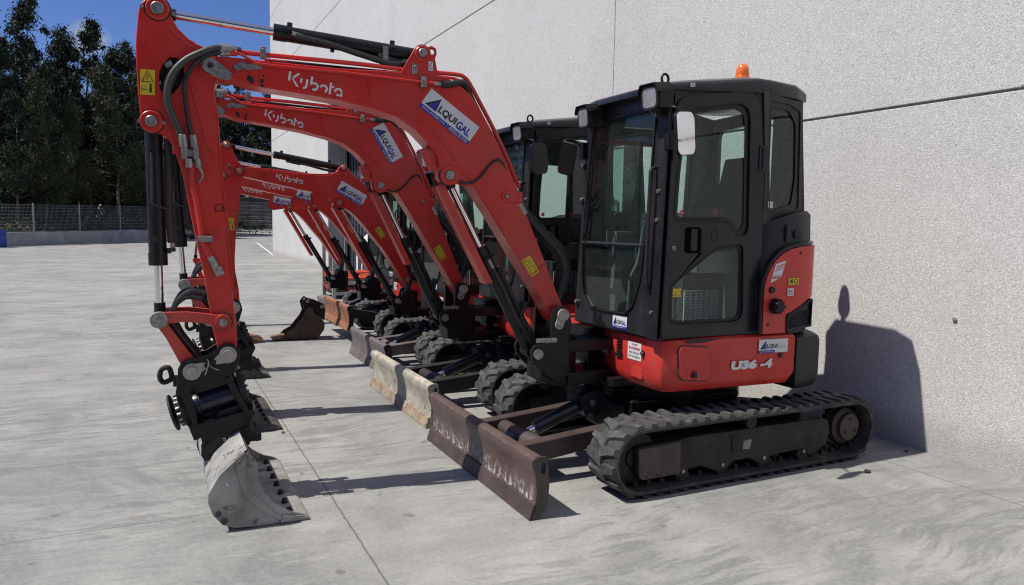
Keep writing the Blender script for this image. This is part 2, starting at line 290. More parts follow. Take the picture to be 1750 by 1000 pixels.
# ------------------------------------------------------------------ mesh builder
def catmull(pts, sub=6):
    P = [Vector(q) for q in pts]
    if len(P) < 3 or sub <= 1: return P
    out = []
    for i in range(len(P)-1):
        a = P[i-1] if i else P[0]*2-P[1]; b_, c_ = P[i], P[i+1]; d = P[i+2] if i+2 < len(P) else P[-1]*2-P[-2]
        for k in range(sub):
            u = k/sub
            out.append(.5*((2*b_) + (c_-a)*u + (2*a-5*b_+4*c_-d)*u*u + (3*b_-a-3*c_+d)*u**3))
    out.append(P[-1]); return out
XZ = lambda u, v, n: (u, n, v)         # polygon drawn in x,z and pushed along y
YZ = lambda u, v, n: (n, u, v)
XY = lambda u, v, n: (u, v, n)
class MB:
    def __init__(s): s.v = []; s.f = []; s.m = []; s.fl = []
    def add(s, vs, fs, mi=0, flat=False):
        o = len(s.v); s.v += [tuple(q) for q in vs]
        for f in fs: s.f.append([o+i for i in f]); s.m.append(mi); s.fl.append(flat)
    def poly(s, pts, a, b, mp=XZ, holes=(), mi=0):
        loops = [list(pts)] + [list(h) for h in holes]
        flat = [q for l in loops for q in l]; n = len(flat)
        vs = [mp(u, v, a) for u, v in flat] + [mp(u, v, b) for u, v in flat]
        fs = []
        if holes:
            tri = tessellate_polygon([[Vector((u, v, 0)) for u, v in l] for l in loops])
            for q in tri:
                fs.append(list(q)); fs.append([n+i for i in reversed(q)])
        else:
            fs.append(list(range(n))); fs.append([n+i for i in reversed(range(n))])
        k = 0
        for l in loops:
            for i in range(len(l)):
                j = (i+1) % len(l); fs.append([k+i, k+j, n+k+j, n+k+i])
            k += len(l)
        s.add(vs, fs, mi); return s
    def box(s, x0, x1, y0, y1, z0, z1, mi=0, M=None):
        vs = [Vector((x, y, z)) for x in (x0, x1) for y in (y0, y1) for z in (z0, z1)]
        if M: vs = [M @ q for q in vs]
        s.add(vs, [(0,1,3,2), (4,6,7,5), (0,4,5,1), (2,3,7,6), (0,2,6,4), (1,5,7,3)], mi); return s
    def cyl(s, p0, p1, r0, r1=None, n=20, mi=0, caps=True):
        p0, p1 = Vector(p0), Vector(p1); r1 = r0 if r1 is None else r1
        d = (p1-p0).normalized(); a = d.orthogonal().normalized(); b_ = d.cross(a)
        vs = []
        for p, r in ((p0, r0), (p1, r1)):
            vs += [p + (a*math.cos(2*math.pi*i/n) + b_*math.sin(2*math.pi*i/n))*r for i in range(n)]
        fs = [(i, (i+1) % n, n+(i+1) % n, n+i) for i in range(n)]
        if caps: fs += [list(range(n))[::-1], list(range(n, 2*n))]
        s.add(vs, fs, mi); return s
    def lathe(s, prof, o, ax, n=24, mi=0):
        o, ax = Vector(o), Vector(ax).normalized(); a = ax.orthogonal().normalized(); b_ = ax.cross(a)
        vs = []; m = len(prof)
        for r, h in prof:
            vs += [o + ax*h + (a*math.cos(2*math.pi*i/n) + b_*math.sin(2*math.pi*i/n))*max(r, 1e-4) for i in range(n)]
        fs = [(k*n+i, k*n+(i+1) % n, (k+1)*n+(i+1) % n, (k+1)*n+i) for k in range(m-1) for i in range(n)]
        fs += [list(range(n))[::-1], list(range((m-1)*n, m*n))]
        s.add(vs, fs, mi); return s
    def tube(s, pts, r, n=8, sub=6, mi=0, rf=None):
        P = catmull(pts, sub); up = None; rings = []
        for i, q in enumerate(P):
            d = (P[min(i+1, len(P)-1)] - P[max(i-1, 0)]).normalized()
            if up is None: up = d.orthogonal().normalized()
            up = (up - d*up.dot(d)).normalized(); b_ = d.cross(up)
            rad = r if rf is None else r*rf(i/(len(P)-1))
            rings.append([q + (up*math.cos(2*math.pi*k/n) + b_*math.sin(2*math.pi*k/n))*rad for k in range(n)])
        s.loft(rings, mi); return s
    def loft(s, rings, mi=0, cap=True):
        n = len(rings[0]); vs = [q for r in rings for q in r]
        fs = [(k*n+i, k*n+(i+1) % n, (k+1)*n+(i+1) % n, (k+1)*n+i) for k in range(len(rings)-1) for i in range(n)]
        if cap: fs += [list(range(n))[::-1], list(range((len(rings)-1)*n, len(rings)*n))]
        s.add(vs, fs, mi); return s
    def build(s, name, mats, parent=None, bevel=0.0, xf=None, angle=35, label=None, seg=2):
        me = bpy.data.meshes.new(name)
        vs = [xf @ Vector(q) for q in s.v] if xf else s.v
        me.from_pydata([tuple(q) for q in vs], [], s.f)
        if not isinstance(mats, (list, tuple)): mats = [mats]
        for m in mats: me.materials.append(m)
        me.polygons.foreach_set('material_index', s.m)
        bm = bmesh.new(); bm.from_mesh(me); bmesh.ops.recalc_face_normals(bm, faces=bm.faces); bm.to_mesh(me); bm.free()
        me.polygons.foreach_set('use_smooth', [True]*len(me.polygons))
        o = bpy.data.objects.new(name, me); COL.objects.link(o)
        if bevel:
            bv = o.modifiers.new('bevel', 'BEVEL'); bv.width = bevel; bv.segments = seg; bv.limit_method = 'ANGLE'; bv.angle_limit = R(38); bv.harden_normals = True
        else: me.set_sharp_from_angle(angle=R(angle))
        if parent: o.parent = parent
        if label: o['label'] = label
        return o
def empty(name, loc, rz=0.0):
    o = bpy.data.objects.new(name, None); COL.objects.link(o); o.location = loc; o.rotation_euler = (0, 0, rz); o.empty_display_size = .3; return o
def tag(o, label=None, cat=None, group=None, kind=None):
    for k, v in (('label', label), ('category', cat), ('group', group), ('kind', kind)):
        if v: o[k] = v
    return o
def circ(cx, cz, r, n=16, a0=0, a1=360): 
    full = abs(a1-a0) >= 360
    return [(cx+r*math.cos(R(a0+(a1-a0)*i/(n if full else n-1))), cz+r*math.sin(R(a0+(a1-a0)*i/(n if full else n-1)))) for i in range(n)]
def rrect(x0, x1, y0, y1, r, n=4):
    out = []
    for cx, cy, a in ((x1-r, y1-r, 0), (x0+r, y1-r, 90), (x0+r, y0+r, 180), (x1-r, y0+r, 270)):
        out += [(cx+r*math.cos(R(a+90*i/n)), cy+r*math.sin(R(a+90*i/n))) for i in range(n+1)]
    return out
def rnd(pts, r=.03, n=3):
    """round every corner of a polygon"""
    P = [Vector(q) for q in pts]; out = []; m = len(P)
    for i in range(m):
        a, b_, c_ = P[i-1], P[i], P[(i+1) % m]; d1, d2 = (a-b_), (c_-b_)
        k = min(r, d1.length*.45, d2.length*.45); p1 = b_+d1.normalized()*k; p2 = b_+d2.normalized()*k
        for j in range(n+1):
            u = j/n; out.append(tuple((1-u)**2*p1 + 2*u*(1-u)*b_ + u*u*p2))
    return out
def inset(pts, d):
    P = [Vector(q) for q in pts]; m = len(P); ar = sum(P[i-1].x*P[i].y-P[i].x*P[i-1].y for i in range(m)); sg = 1 if ar > 0 else -1
    out = []
    for i in range(m):
        e1 = (P[i]-P[i-1]); e2 = (P[(i+1) % m]-P[i])
        n1 = Vector((-e1.y, e1.x)); n2 = Vector((-e2.y, e2.x))
        if n1.length < 1e-9: n1 = n2
        if n2.length < 1e-9: n2 = n1
        nn = (n1.normalized()+n2.normalized()); nn = nn.normalized() if nn.length > 1e-6 else n1.normalized()
        k = d/max(.5, nn.dot(n1.normalized())); out.append(tuple(P[i]+nn*sg*k))
    return out

# ------------------------------------------------------------------ lettering and stickers
_tc = {}
def text_mesh(s, bold=.0):
    key = (s, bold)
    if key in _tc: return _tc[key]
    cu = bpy.data.curves.new('t', 'FONT'); cu.body = s; cu.size = 1; cu.offset = bold; cu.resolution_u = 3
    o = bpy.data.objects.new('t', cu); COL.objects.link(o)
    bpy.context.view_layer.update()
    me = bpy.data.meshes.new_from_object(o.evaluated_get(bpy.context.evaluated_depsgraph_get()))
    vs = [(v.co.x, v.co.y) for v in me.vertices]; fs = [list(p.vertices) for p in me.polygons]
    bpy.data.objects.remove(o); bpy.data.curves.remove(cu); bpy.data.meshes.remove(me)
    x0 = min(q[0] for q in vs); x1 = max(q[0] for q in vs); y0 = min(q[1] for q in vs); y1 = max(q[1] for q in vs)
    _tc[key] = ([((x-x0)/(x1-x0), (y-y0)/(y1-y0)) for x, y in vs], fs); return _tc[key]
class Decal:
    """flat print in a u,v frame: o = lower left corner, U and V unit axes, N outward"""
    def __init__(s, o, U, V, Nn): s.o, s.U, s.V, s.N = Vector(o), Vector(U), Vector(V), Vector(Nn); s.b = MB()
    def P(s, u, v, h): return s.o + s.U*u + s.V*v + s.N*h
    def poly(s, pts, mi, lay=0):
        h = .0015 + .0012*lay
        s.b.add([s.P(u, v, h) for u, v in pts], [list(range(len(pts)))], mi, True)
    def rect(s, u0, u1, v0, v1, mi, lay=0): s.poly([(u0, v0), (u1, v0), (u1, v1), (u0, v1)], mi, lay)
    def text(s, txt, u0, u1, v0, v1, mi, lay=1, bold=.0, slant=0.0):
        vs, fs = text_mesh(txt, bold); h = .0015 + .0012*lay
        s.b.add([s.P(u0+(u1-u0)*x+slant*(y)*(v1-v0), v0+(v1-v0)*y, h) for x, y in vs], fs, mi, True)
    def stroke(s, pts, wd, mi, lay=0):
        Pn = [Vector(q) for q in pts]; Lf = []; Rt = []
        for i, q in enumerate(Pn):
            d = (Pn[min(i+1, len(Pn)-1)]-Pn[max(i-1, 0)]).normalized(); n = Vector((-d.y, d.x))*wd/2
            Lf.append(q+n); Rt.append(q-n)
        h = .0015 + .0012*lay
        vs = [s.P(*q, h) for q in Lf+Rt]; m = len(Pn)
        s.b.add(vs, [(i, i+1, m+i+1, m+i) for i in range(m-1)], mi, True)
    def build(s, name, mats, parent, xf=None, label=None):
        me = bpy.data.meshes.new(name); vs = [xf @ Vector(q) for q in s.b.v] if xf else s.b.v
        me.from_pydata([tuple(q) for q in vs], [], s.b.f)
        for m in mats: me.materials.append(m)
        me.polygons.foreach_set('material_index', s.b.m)
        o = bpy.data.objects.new(name, me); COL.objects.link(o); o.parent = parent
        if label: o['label'] = label
        return o
def alquigal(o, U, V, Nn, W, H, parent, xf=None, faded=False, small=False):
    d = Decal(o, U, V, Nn)
    d.rect(0, W, 0, H, 0)
    d.rect(0, W*(.55 if faded else 1), 0, H*.2, 1, 1)
    d.poly([(.05*W, .29*H), (.235*W, .90*H), (.27*W, .29*H)], 2, 1)
    d.poly([(.10*W, .32*H), (.228*W, .76*H), (.258*W, .32*H)], 1, 2)
    d.text('LQUI', .285*W, .635*W, .29*H, .66*H, 2, 1, .035)
    if not faded: d.text('GAL', .655*W, .935*W, .29*H, .66*H, 1, 1, .035)
    else: d.text('GAL', .655*W, .935*W, .29*H, .66*H, 4, 1, .0)
    if not small:
        d.text('www.alquigal.com', .04*W, .50*W, .05*H, .15*H, 3, 2, .01)
        d.rect(.545*W, .549*W, .04*H, .16*H, 3, 2)
        d.text('ARTEIXO   981 632 804', .59*W, .965*W, .11*H, .165*H, 3, 2, .02)
        d.text('SANTIAGO 981 572 530', .59*W, .965*W, .03*H, .085*H, 3, 2, .02)
    else: d.text('www.alquigal.com', .04*W, (.5 if faded else .75)*W, .05*H, .15*H, 3, 2, .01)
    return d.build('rental_sticker', [WHITE, BLUE, INK, WHITE, GREYL], parent, xf)
GREYL = simple('faded_print', (.48, .49, .50), .5, var=.05)
def kubota(o, U, V, Nn, H, parent, xf=None, cut=False):
    d = Decal(o, U, V, Nn); t_ = .155*H
    def arc(cx, cy, r, a0, a1): return [(cx*H+r*H*math.cos(R(a0+(a1-a0)*i/14)), cy*H+r*H*math.sin(R(a0+(a1-a0)*i/14))) for i in range(15)]
    d.rect(0, .16*H, .32*H if not cut else .4*H, H, 0)
    d.poly([(.62*H, 1*H), (.82*H, 1*H), (.43*H, .56*H), (.30*H, .62*H), (.24*H, .58*H)], 0)
    d.poly([(.24*H, .555*H), (.40*H, .52*H), (.84*H, .0), (.64*H, 0)], 0)
    d.rect(.86*H, 1.01*H, .36*H, .70*H, 0)
    d.stroke([(1.36*H, .70*H), (1.36*H, .30*H)] + arc(1.155, .235, .205, 20, -95), t_, 0)
    d.rect(1.60*H, 1.755*H, .40*H, 1.0*H, 0)
    d.stroke(arc(1.94, .31, .235, 130, -120), t_, 0)
    d.stroke(arc(2.62, .31, .24, 170, -60), t_, 0)
    d.rect(3.02*H, 3.175*H, 0, .88*H, 0); d.rect(3.185*H, 3.37*H, .52*H, .65*H, 0)
    d.stroke(arc(3.72, .31, .24, 190, 10), t_, 0); d.rect(3.885*H, 4.035*H, 0, .30*H, 0); d.stroke(arc(3.72, .31, .24, 245, 300), t_, 0)
    return d.build('maker_lettering', [LOGO], parent, xf)
def warn(o, U, V, Nn, W, H, parent, xf=None, tall=True, worn=False):
    d = Decal(o, U, V, Nn); d.rect(0, W, 0, H, 0)
    if tall:
        c0, c1 = .52*H, .94*H
        d.stroke([(.12*W, c0), (.88*W, c0), (.5*W, c1), (.12*W, c0)], .035*H, 1, 1)
        d.stroke([(.38*W, c0+.08*H), (.55*W, c0+.2*H), (.48*W, c0+.28*H)], .03*H, 1, 1)
        d.poly([(.62*W, .10*H), (.80*W, .10*H), (.78*W, .34*H), (.64*W, .34*H)], 1, 1); d.poly([(q[0], q[1]) for q in circ(.71*W, .40*H, .045*H, 8)], 1, 1)
        d.stroke([(.12*W, .22*H), (.52*W, .22*H)], .03*H, 1, 1)
        d.stroke([(.12*W, .10*H), (.12*W, .34*H), (.34*W, .34*H)], .018*H, 1, 1)
    else:
        d.stroke([(.08*W, .15*H), (.40*W, .15*H), (.24*W, .8*H), (.08*W, .15*H)], .06*H, 1, 1)
        d.stroke([(.5*W, .15*H), (.5*W, .75*H), (.9*W, .75*H), (.9*W, .2*H), (.6*W, .2*H)], .06*H, 1, 1)
    return d.build('warning_sticker', [YELLOW, INK], parent, xf)

# ------------------------------------------------------------------ yard, walls, far background
def gz(y): return max(0.0, (y-35)*.02)
g = MB()
ys = [-60, -20, -6, 0, 6, 14, 24, 35, 60, 90, 140, 400, 1200]; xs = [-1200, -300, -80, -30, -12, -4, 2, 8, 30, 120, 1200]
g.add([(x, y, min(gz(y), 2.2)) for y in ys for x in xs], [(j*len(xs)+i, j*len(xs)+i+1, (j+1)*len(xs)+i+1, (j+1)*len(xs)+i) for j in range(len(ys)-1) for i in range(len(xs)-1)])
tag(g.build('ground', CONC), kind='structure')
mk = MB()
def stripe(p0, p1, wd):
    a, b_ = Vector(p0), Vector(p1); n = Vector((-(b_-a).y, (b_-a).x)).normalized()*wd/2
    n3 = lambda q: (q.x, q.y, gz(q.y)+.004)
    mk.add([n3(a+n), n3(b_+n), n3(b_-n), n3(a-n)], [(0, 1, 2, 3)])
for y in (20.55, 24.3, 27.2): stripe((-3.75, y+.1), (1.80, y), .11)
stripe((1.9, 32.2), (2.75, 45.0), .12)
tag(mk.build('parking_markings', MARK), kind='structure')
mk = MB(); stripe((1.3, 47.5), (2.6, 54.0), .14); tag(mk.build('kerb_marking', YMARK), kind='structure')

# warehouse: pebble panels with open joints, a tall door opening, dark hall behind
XW = 1.857
bld = tag(empty('warehouse', (XW, 14, 0)), 'pale washed-pebble concrete warehouse wall with dark panel joints along the yard', 'warehouse')
IB = Matrix.Translation((-XW, -14, 0))
vj = [-16, -5.7, 3.435, 12.76, 21.56, 31.95]; hj = [-.15, 2.62, 5.37, 8.2, 11.0, 13.9]
DY0, DY1, DZ = 13.2, 19.77, 4.35
for i in range(5):
    for j in range(5):
        y0, y1, z0, z1 = vj[i]+.004, vj[i+1]-.004, hj[j]+.010, hj[j+1]-.010
        if i == 4: y1 = vj[5]
        m = MB(); hole = None
        if i == 3 and z0 < DZ:
            if z1 <= DZ: m.box(XW, XW+.16, y0, DY0, z0, z1); m.build('wall_panel', PEB, bld, bevel=.005, xf=IB, seg=1); m = MB(); m.box(XW, XW+.16, DY1, y1, z0, z1)
            else: m.poly([(y0, z0), (DY0, z0), (DY0, DZ), (DY1, DZ), (DY1, z0), (y1, z0), (y1, z1), (y0, z1)], XW, XW+.16, YZ)
        else: m.box(XW, XW+.16, y0, y1, z0, z1)
        m.build('wall_panel', PEB, bld, bevel=.005, xf=IB, seg=1)
m = MB()
m.box(XW+.17, XW+.2, -16, DY0, -.1, 13.9); m.box(XW+.17, XW+.2, DY1, 31.7, -.1, 13.9); m.box(XW+.17, XW+.2, DY0, DY1, DZ, 13.9)
m.box(XW+.02, XW+.12, -16, DY0, -.1, 13.9); m.box(XW+.02, XW+.12, DY1, 31.8, -.1, 13.9); m.box(XW+.02, XW+.12, DY0, DY1, DZ+.02, 13.9)
m.build('joint_backing', FILL, bld, xf=IB)
m = MB(); m.box(XW+.2, XW+30, 31.7, 31.9, 0, 13.9); m.box(XW+.2, XW+30, -16.2, -16, 0, 13.9); m.box(XW+29.8, XW+30, -16, 31.7, 0, 13.9); m.box(XW+.2, XW+29.8, -16, 31.7, 13.8, 13.89)
m.build('outer_shell', PEB, bld, xf=IB)
m = MB()
m.box(XW+.03, XW+.62, DY1-.015, DY1-.001, 0, DZ); m.box(XW+.165, XW+.62, DY1-.0005, DY1+.25, 0, DZ); m.box(XW+.03, XW+.62, DY0+.001, DY0+.015, 0, DZ); m.box(XW+.16, XW+.62, DY0+.09, DY1-.09, DZ-.1, DZ+.2)
m.build('door_jamb', CONCW, bld, xf=IB)
m = MB(); m.box(XW+.50, XW+.58, DY1-.20, DY1-.085, 0, DZ-.12); m.build('door_rail', GALV, bld, xf=IB); m = MB(); m.box(XW+.50, XW+.58, DY0+.085, DY0+.20, 0, DZ-.12)
m.build('door_rail', GALV, bld, xf=IB)
m = MB(); m.box(XW+.7, XW+.76, DY1-2.1, DY1+.2, 0, 5.0)
for k in range(6): m.box(XW+.66, XW+.70, DY1-2.05+k*.36, DY1-1.95+k*.36, 0, 5.0)
m.build('door_leaf', DOORM, bld, xf=IB)
m = MB(); m.box(XW+9, XW+9.1, 8, 26, 0, 6); m.box(XW+.8, XW+9, 26, 26.1, 0, 6); m.box(XW+.8, XW+9, 7.9, 8, 0, 6); m.box(XW+.8, XW+9, 8, 26, 6, 6.1)
for k in range(3): m.box(XW+5, XW+6, 10+k*5, 13.6+k*5, 1.2, 1.3); m.box(XW+5, XW+6, 10+k*5, 13.6+k*5, 2.6, 2.7)
m.build('hall_interior', INT, bld, xf=IB)

# low concrete wall with the mesh fence on it
FA, FB = Vector((-18.5, 31.6, 0)), Vector((-1.0, 49.1, 0)); fd = (FB-FA).normalized(); fn = Vector((-fd.y, fd.x, 0)); FL = (FB-FA).length
def fxy(s_, off=0.0): return FA + fd*s_ + fn*off
fz0 = lambda s_: gz(fxy(s_).y)
m = MB()
for k in range(8):
    a, b_ = k*FL/8+.006, (k+1)*FL/8-.006
    vs = [(*fxy(q, o_).xy, fz0(q)+z) for q in (a, b_) for o_ in (0, .3) for z in (-.3, .70)]
    m.add(vs, [(0,1,3,2), (4,6,7,5), (0,4,5,1), (2,3,7,6), (0,2,6,4), (1,5,7,3)])
o = m.build('low_wall', CONCW, bevel=.015)
tag(o, 'low grey cast concrete kerb wall carrying the wire mesh fence', 'low wall')
fe = tag(empty('mesh_fence', fxy(0)), 'grey welded wire mesh fence on top of the low concrete wall', 'fence')
IF = Matrix.Translation(-fxy(0))
NP = 9; bay = FL/NP
for k in range(NP+1):
    q = fxy(k*bay, .15); z = fz0(k*bay)+.70
    m = MB(); m.box(-.03, .03, -.03, .03, 0, 1.52, M=Matrix.Translation((q.x, q.y, z)) @ Matrix.Rotation(math.atan2(fd.y, fd.x), 4, 'Z'))
    m.build('post', GALV, fe, xf=IF)
    if k < NP:
        m = MB()
        n = 36
        for i in range(n+1):
            s_ = k*bay + .05 + (bay-.1)*i/n; q = fxy(s_, .11); z = fz0(s_)+.73
            m.cyl((q.x, q.y, z), (q.x, q.y, z+1.42), .0065, n=4, caps=False)
        for i in range(9):
            a, b_ = k*bay+.05, (k+1)*bay-.05; hh = .75+1.38*i/8
            for off in (.1, .12):
                qa, qb = fxy(a, off), fxy(b_, off); m.cyl((qa.x, qa.y, fz0(a)+hh), (qb.x, qb.y, fz0(b_)+hh), .009, n=4, caps=False)
        m.build('mesh_panel', WIRE, fe, xf=IF)

# stepped retaining wall past the corner
rw = tag(empty('retaining_wall', (4, 70, .7)), 'stained grey retaining wall of stacked concrete beams beyond the warehouse corner', 'retaining wall')
IR = Matrix.Translation((-4, -70, -.7))
for k in range(9):
    m = MB(); z = .62+k*.36
    m.box(-6, 24, 70+k*.10, 70.6+k*.10, z, z+.31)
    m.build('beam', CONCD, rw, bevel=.03, xf=IR, seg=1)
m = MB(); m.box(-6, 24, 70.72, 71.6, .5, 3.8); m.build('backfill', GAP, rw, xf=IR)
m = MB(); m.box(-8, 24, 68.6, 69.0, .55, .78); tag(m.build('kerb', CONCW, bevel=.02), kind='structure')

# earth bank the trees stand on
m = MB(); nb = 26
vs = []
for j in range(7):
    for i in range(nb):
        s_ = -14 + (FL+19)*i/(nb-1); q = fxy(s_, .35+j*4.5)
        vs.append((q.x, q.y, gz(min(q.y, 80)) + .45 + j*.12 + noise.noise(Vector((q.x*.3, q.y*.3, 0)))*.25))
m.add(vs, [(j*nb+i, j*nb+i+1, (j+1)*nb+i+1, (j+1)*nb+i) for j in range(6) for i in range(nb-1)])
EARTH = simple('dark_leaf_litter', (.055, .045, .032), .95, var=.5, scale=2, bmp=.5)
tag(m.build('earth_bank', EARTH), kind='structure')

def leaves(mb, c, rad, n, size, droop=.7, squash=1.0, rng=random):
    for _ in range(n):
        d = Vector((rng.gauss(0, 1), rng.gauss(0, 1), rng.gauss(0, 1))).normalized()
        q = c + Vector((d.x*rad, d.y*rad, d.z*rad*squash)) * min(1.7, abs(rng.gauss(0, .72)))
        ax = Vector((rng.uniform(-1, 1), rng.uniform(-1, 1), -droop*2*rng.random()-.15)).normalized()
        sd = ax.cross(Vector((rng.uniform(-1, 1), rng.uniform(-1, 1), rng.uniform(-.4, .4)))).normalized()
        l = size*rng.uniform(.6, 1.3); wd = l*rng.uniform(.16, .28)
        mb.add([q, q+ax*l*.45+sd*wd, q+ax*l, q+ax*l*.5-sd*wd], [(0, 1, 2, 3)], 0, True)
def tree_meshes(seed, H, lean=.0, low=.25, wide=2.1, nl=7000, size=.42):
    rng = random.Random(seed); tr = MB(); cr = MB()
    top = Vector((lean*H*.2, rng.uniform(-.4, .4), H)); mid_ = Vector((rng.uniform(-.5, .5), rng.uniform(-.5, .5), H*.5))
    spine = catmull([(0, 0, -.3), mid_*.5, mid_, (mid_+top)*.5 + Vector((rng.uniform(-.3, .3), 0, 0)), top], 8)
    tr.tube(spine, .17*H/16, n=8, sub=1, rf=lambda u: max(.08, 1-u*.95))
    cl = []; nb_ = 34
    for k in range(nb_):
        u = low + (1-low)*(k+.5)/nb_; base = spine[min(len(spine)-1, int(u*(len(spine)-1)))]
        a = k*2.4+rng.uniform(-.5, .5); ln = wide*(1.05-u)**.9*1.3*rng.uniform(.55, 1.25)*(1.0 if u > low+.1 else .7)
        tip = base + Vector((math.cos(a)*ln, math.sin(a)*ln, ln*rng.uniform(.15, .75)))
        tr.tube([base, (base+tip)*.5+Vector((0, 0, -.1)), tip], .045, n=5, sub=3, rf=lambda u: 1-.8*u)
        for q in range(3):
            cl.append((base.lerp(tip, .45+.28*q)+Vector((rng.gauss(0, .25), rng.gauss(0, .25), rng.gauss(0, .25))), rng.uniform(.35, .90)*(1.22-u*.88)))
    cl += [(top+Vector((rng.gauss(0, .2), rng.gauss(0, .2), -.35*k_)), .30+.10*k_) for k_ in range(5)]
    tot = sum(r*r for _, r in cl)
    for c_, r in cl: leaves(cr, c_, r, int(nl*r*r/tot)+4, size, .8, 1.25, rng)
    def mesh_of(b, nm, mat):
        me = bpy.data.meshes.new(nm); me.from_pydata([tuple(q) for q in b.v], [], b.f); me.materials.append(mat)
        me.polygons.foreach_set('use_smooth', [mat is BARK]*len(me.polygons)); return me
    return mesh_of(tr, 'trunk', BARK), mesh_of(cr, 'crown', LEAF)
variants = [tree_meshes(11, 16, .2, .24, 2.6, 38000, .21), tree_meshes(23, 16, -.3, .20, 2.9, 40000, .21), tree_meshes(37, 16, .1, .28, 2.2, 30000, .21), tree_meshes(51, 16, 0, .14, 3.1, 42000, .21)]
def plant(s_, off, h, var, rot, label, leaf=None, wide=1.0):
    q = fxy(s_, off) if off is not None else Vector(s_); z = gz(min(q.y, 80))+.40+((off if off else 3)-.35)/4.5*.12
    t_ = empty('eucalyptus_tree', (q.x, q.y, z), rot); k = h/16; t_.scale = (k*wide, k*wide, k)
    tag(t_, label, 'tree', 'eucalyptus trees behind the fence')
    for me in variants[var]:
        o = bpy.data.objects.new(me.name, me); COL.objects.link(o); o.parent = t_
        if leaf and me.name.startswith('crown'): o.material_slots[0].link = 'OBJECT'; o.material_slots[0].material = leaf
    return t_

# trees one by one: along the fence, behind it, height, crown kind
TR = [
 (15.0, 5, 10.75, 0, 0.3, 'dark eucalyptus at the left end of the grove, cut by the frame edge', None),
 (17.5, 7, 11.25, 3, 1.9, 'dark eucalyptus just left of the tallest one, its top lower', None),
 (18.0, 5, 13.6, 0, 2.2, 'tallest dark eucalyptus of the grove, its tip touching the top of the picture', None),
 (21.5, 8, 12.5, 1, 4.0, 'dark eucalyptus close behind the right shoulder of the tallest one', None),
 (24.0, 10, 13.4, 2, 5.1, 'slim dark eucalyptus between the two pointed crowns, in front of the white cloud', None),
 (22.5, 6, 13.5, 0, 0.9, 'second pointed dark eucalyptus, right of the white cloud', None),
 (26.5, 9, 12.6, 1, 2.7, 'dark eucalyptus with a rounded top next to the small right-hand cloud', None),
 (27.5, 8, 13.2, 3, 3.3, 'dark eucalyptus rising just left of the nearest red digger arm', None),
 (30.7, 10, 13.0, 2, 1.2, 'dark eucalyptus half hidden by the top of the nearest digger arm', None),
 (16.25, 2.5, 9.0, 1, 5.5, 'lighter green eucalyptus standing in front of the tallest one', 'L'),
 (21.75, 3, 10.4, 1, 0.5, 'lighter green eucalyptus with a sunlit side, front row by the nearest digger arm', 'L'),
 (24.5, 4, 10.6, 3, 2.9, 'lighter green eucalyptus behind the boom cylinder of the nearest digger arm', 'L'),
 (15.0, 3, 7.8, 3, 1.1, 'low dark eucalyptus at the far left by the blue drum', None),
 (19.25, 3.5, 7.8, 2, 3.8, 'small bushy eucalyptus below the two pointed crowns', 'L'),
 (28.2, 6, 11.2, 1, 4.4, 'dark eucalyptus seen through the gap below the nearest red boom', None),
 (32.2, 8, 12.4, 0, 0.2, 'dark eucalyptus behind the upper hoses of the nearest digger', None),
 (31.7, 6, 11.8, 3, 2.0, 'dark eucalyptus between the first and second red booms', None),
 ((1.5, 74.5, 0), None, 16.2, 1, 5.0, 'dark eucalyptus above the retaining wall, behind the second boom tip', None),
 ((5.0, 74, 0), None, 16.0, 3, 3.0, 'dark eucalyptus over the left part of the retaining wall', None),
 ((8.6, 75, 0), None, 16.5, 0, 1.6, 'dark eucalyptus over the right part of the retaining wall', None),
 ((12.3, 76, 0), None, 17, 1, 2.4, 'dark eucalyptus beside the far corner of the warehouse', None),
 (20.3, 12, 11.5, 2, 0.7, 'back-row eucalyptus filling the gap behind the tallest one', None),
 (25.0, 13, 11.0, 3, 1.7, 'back-row eucalyptus under the white cloud', None),
 ((-1.6, 66, 0), None, 13.5, 3, 4.1, 'low leafy eucalyptus at the end of the fence', None),
 ((3.4, 77, 0), None, 15.0, 1, 5.7, 'low leafy eucalyptus hanging over the retaining wall', None),
]
for s_, off, h, var, rot, lab, lf in TR: plant(s_, off, h, var, rot, lab, LEAF2 if lf else None, 1.05)
m = MB(); rng = random.Random(17)
for k in range(210):
    s_ = -8+48*k/210+rng.uniform(-.3,.3); off = rng.uniform(13, 22); q = fxy(s_, off); z = gz(min(q.y, 80))+.6+9.5*rng.random()**1.2; r = rng.uniform(1.0, 2.0)
    leaves(m, Vector((q.x, q.y, z)), r, 260, .42, .7, 1.2, rng)
for k in range(230):
    s_ = rng.uniform(-8, 34); off = rng.uniform(8.5, 14); q = fxy(s_, off); r = rng.uniform(1.1, 1.9)
    leaves(m, Vector((q.x, q.y, gz(min(q.y, 80))+.5+5.2*rng.random())), r, 230, .36, .7, 1.2, rng)
for k in range(90):
    r = rng.uniform(1.2, 2.2); leaves(m, Vector((rng.uniform(-6, 16), rng.uniform(77, 86), 1.5+12.5*rng.random())), r, 240, .45, .7, 1.2, rng)
tag(m.build('wood', LEAF), kind='stuff')
m = MB()
for k in range(330):
    if k < 190: q = Vector((rng.uniform(-48, 3), rng.uniform(-34, -27), 0))
    else: q = Vector((rng.uniform(-50, -43), -32+62*(k-190)/140, 0))
    q.z = .5+(11 if k < 190 else 5)*rng.random(); leaves(m, q, rng.uniform(1.8, 3.0), 130, .95, .7, 1.1, rng)
tag(m.build('unseen_wood', LEAF), kind='stuff')  # unseen trees added behind and left of the camera to darken reflections and fill
m = MB(); rng = random.Random(5)
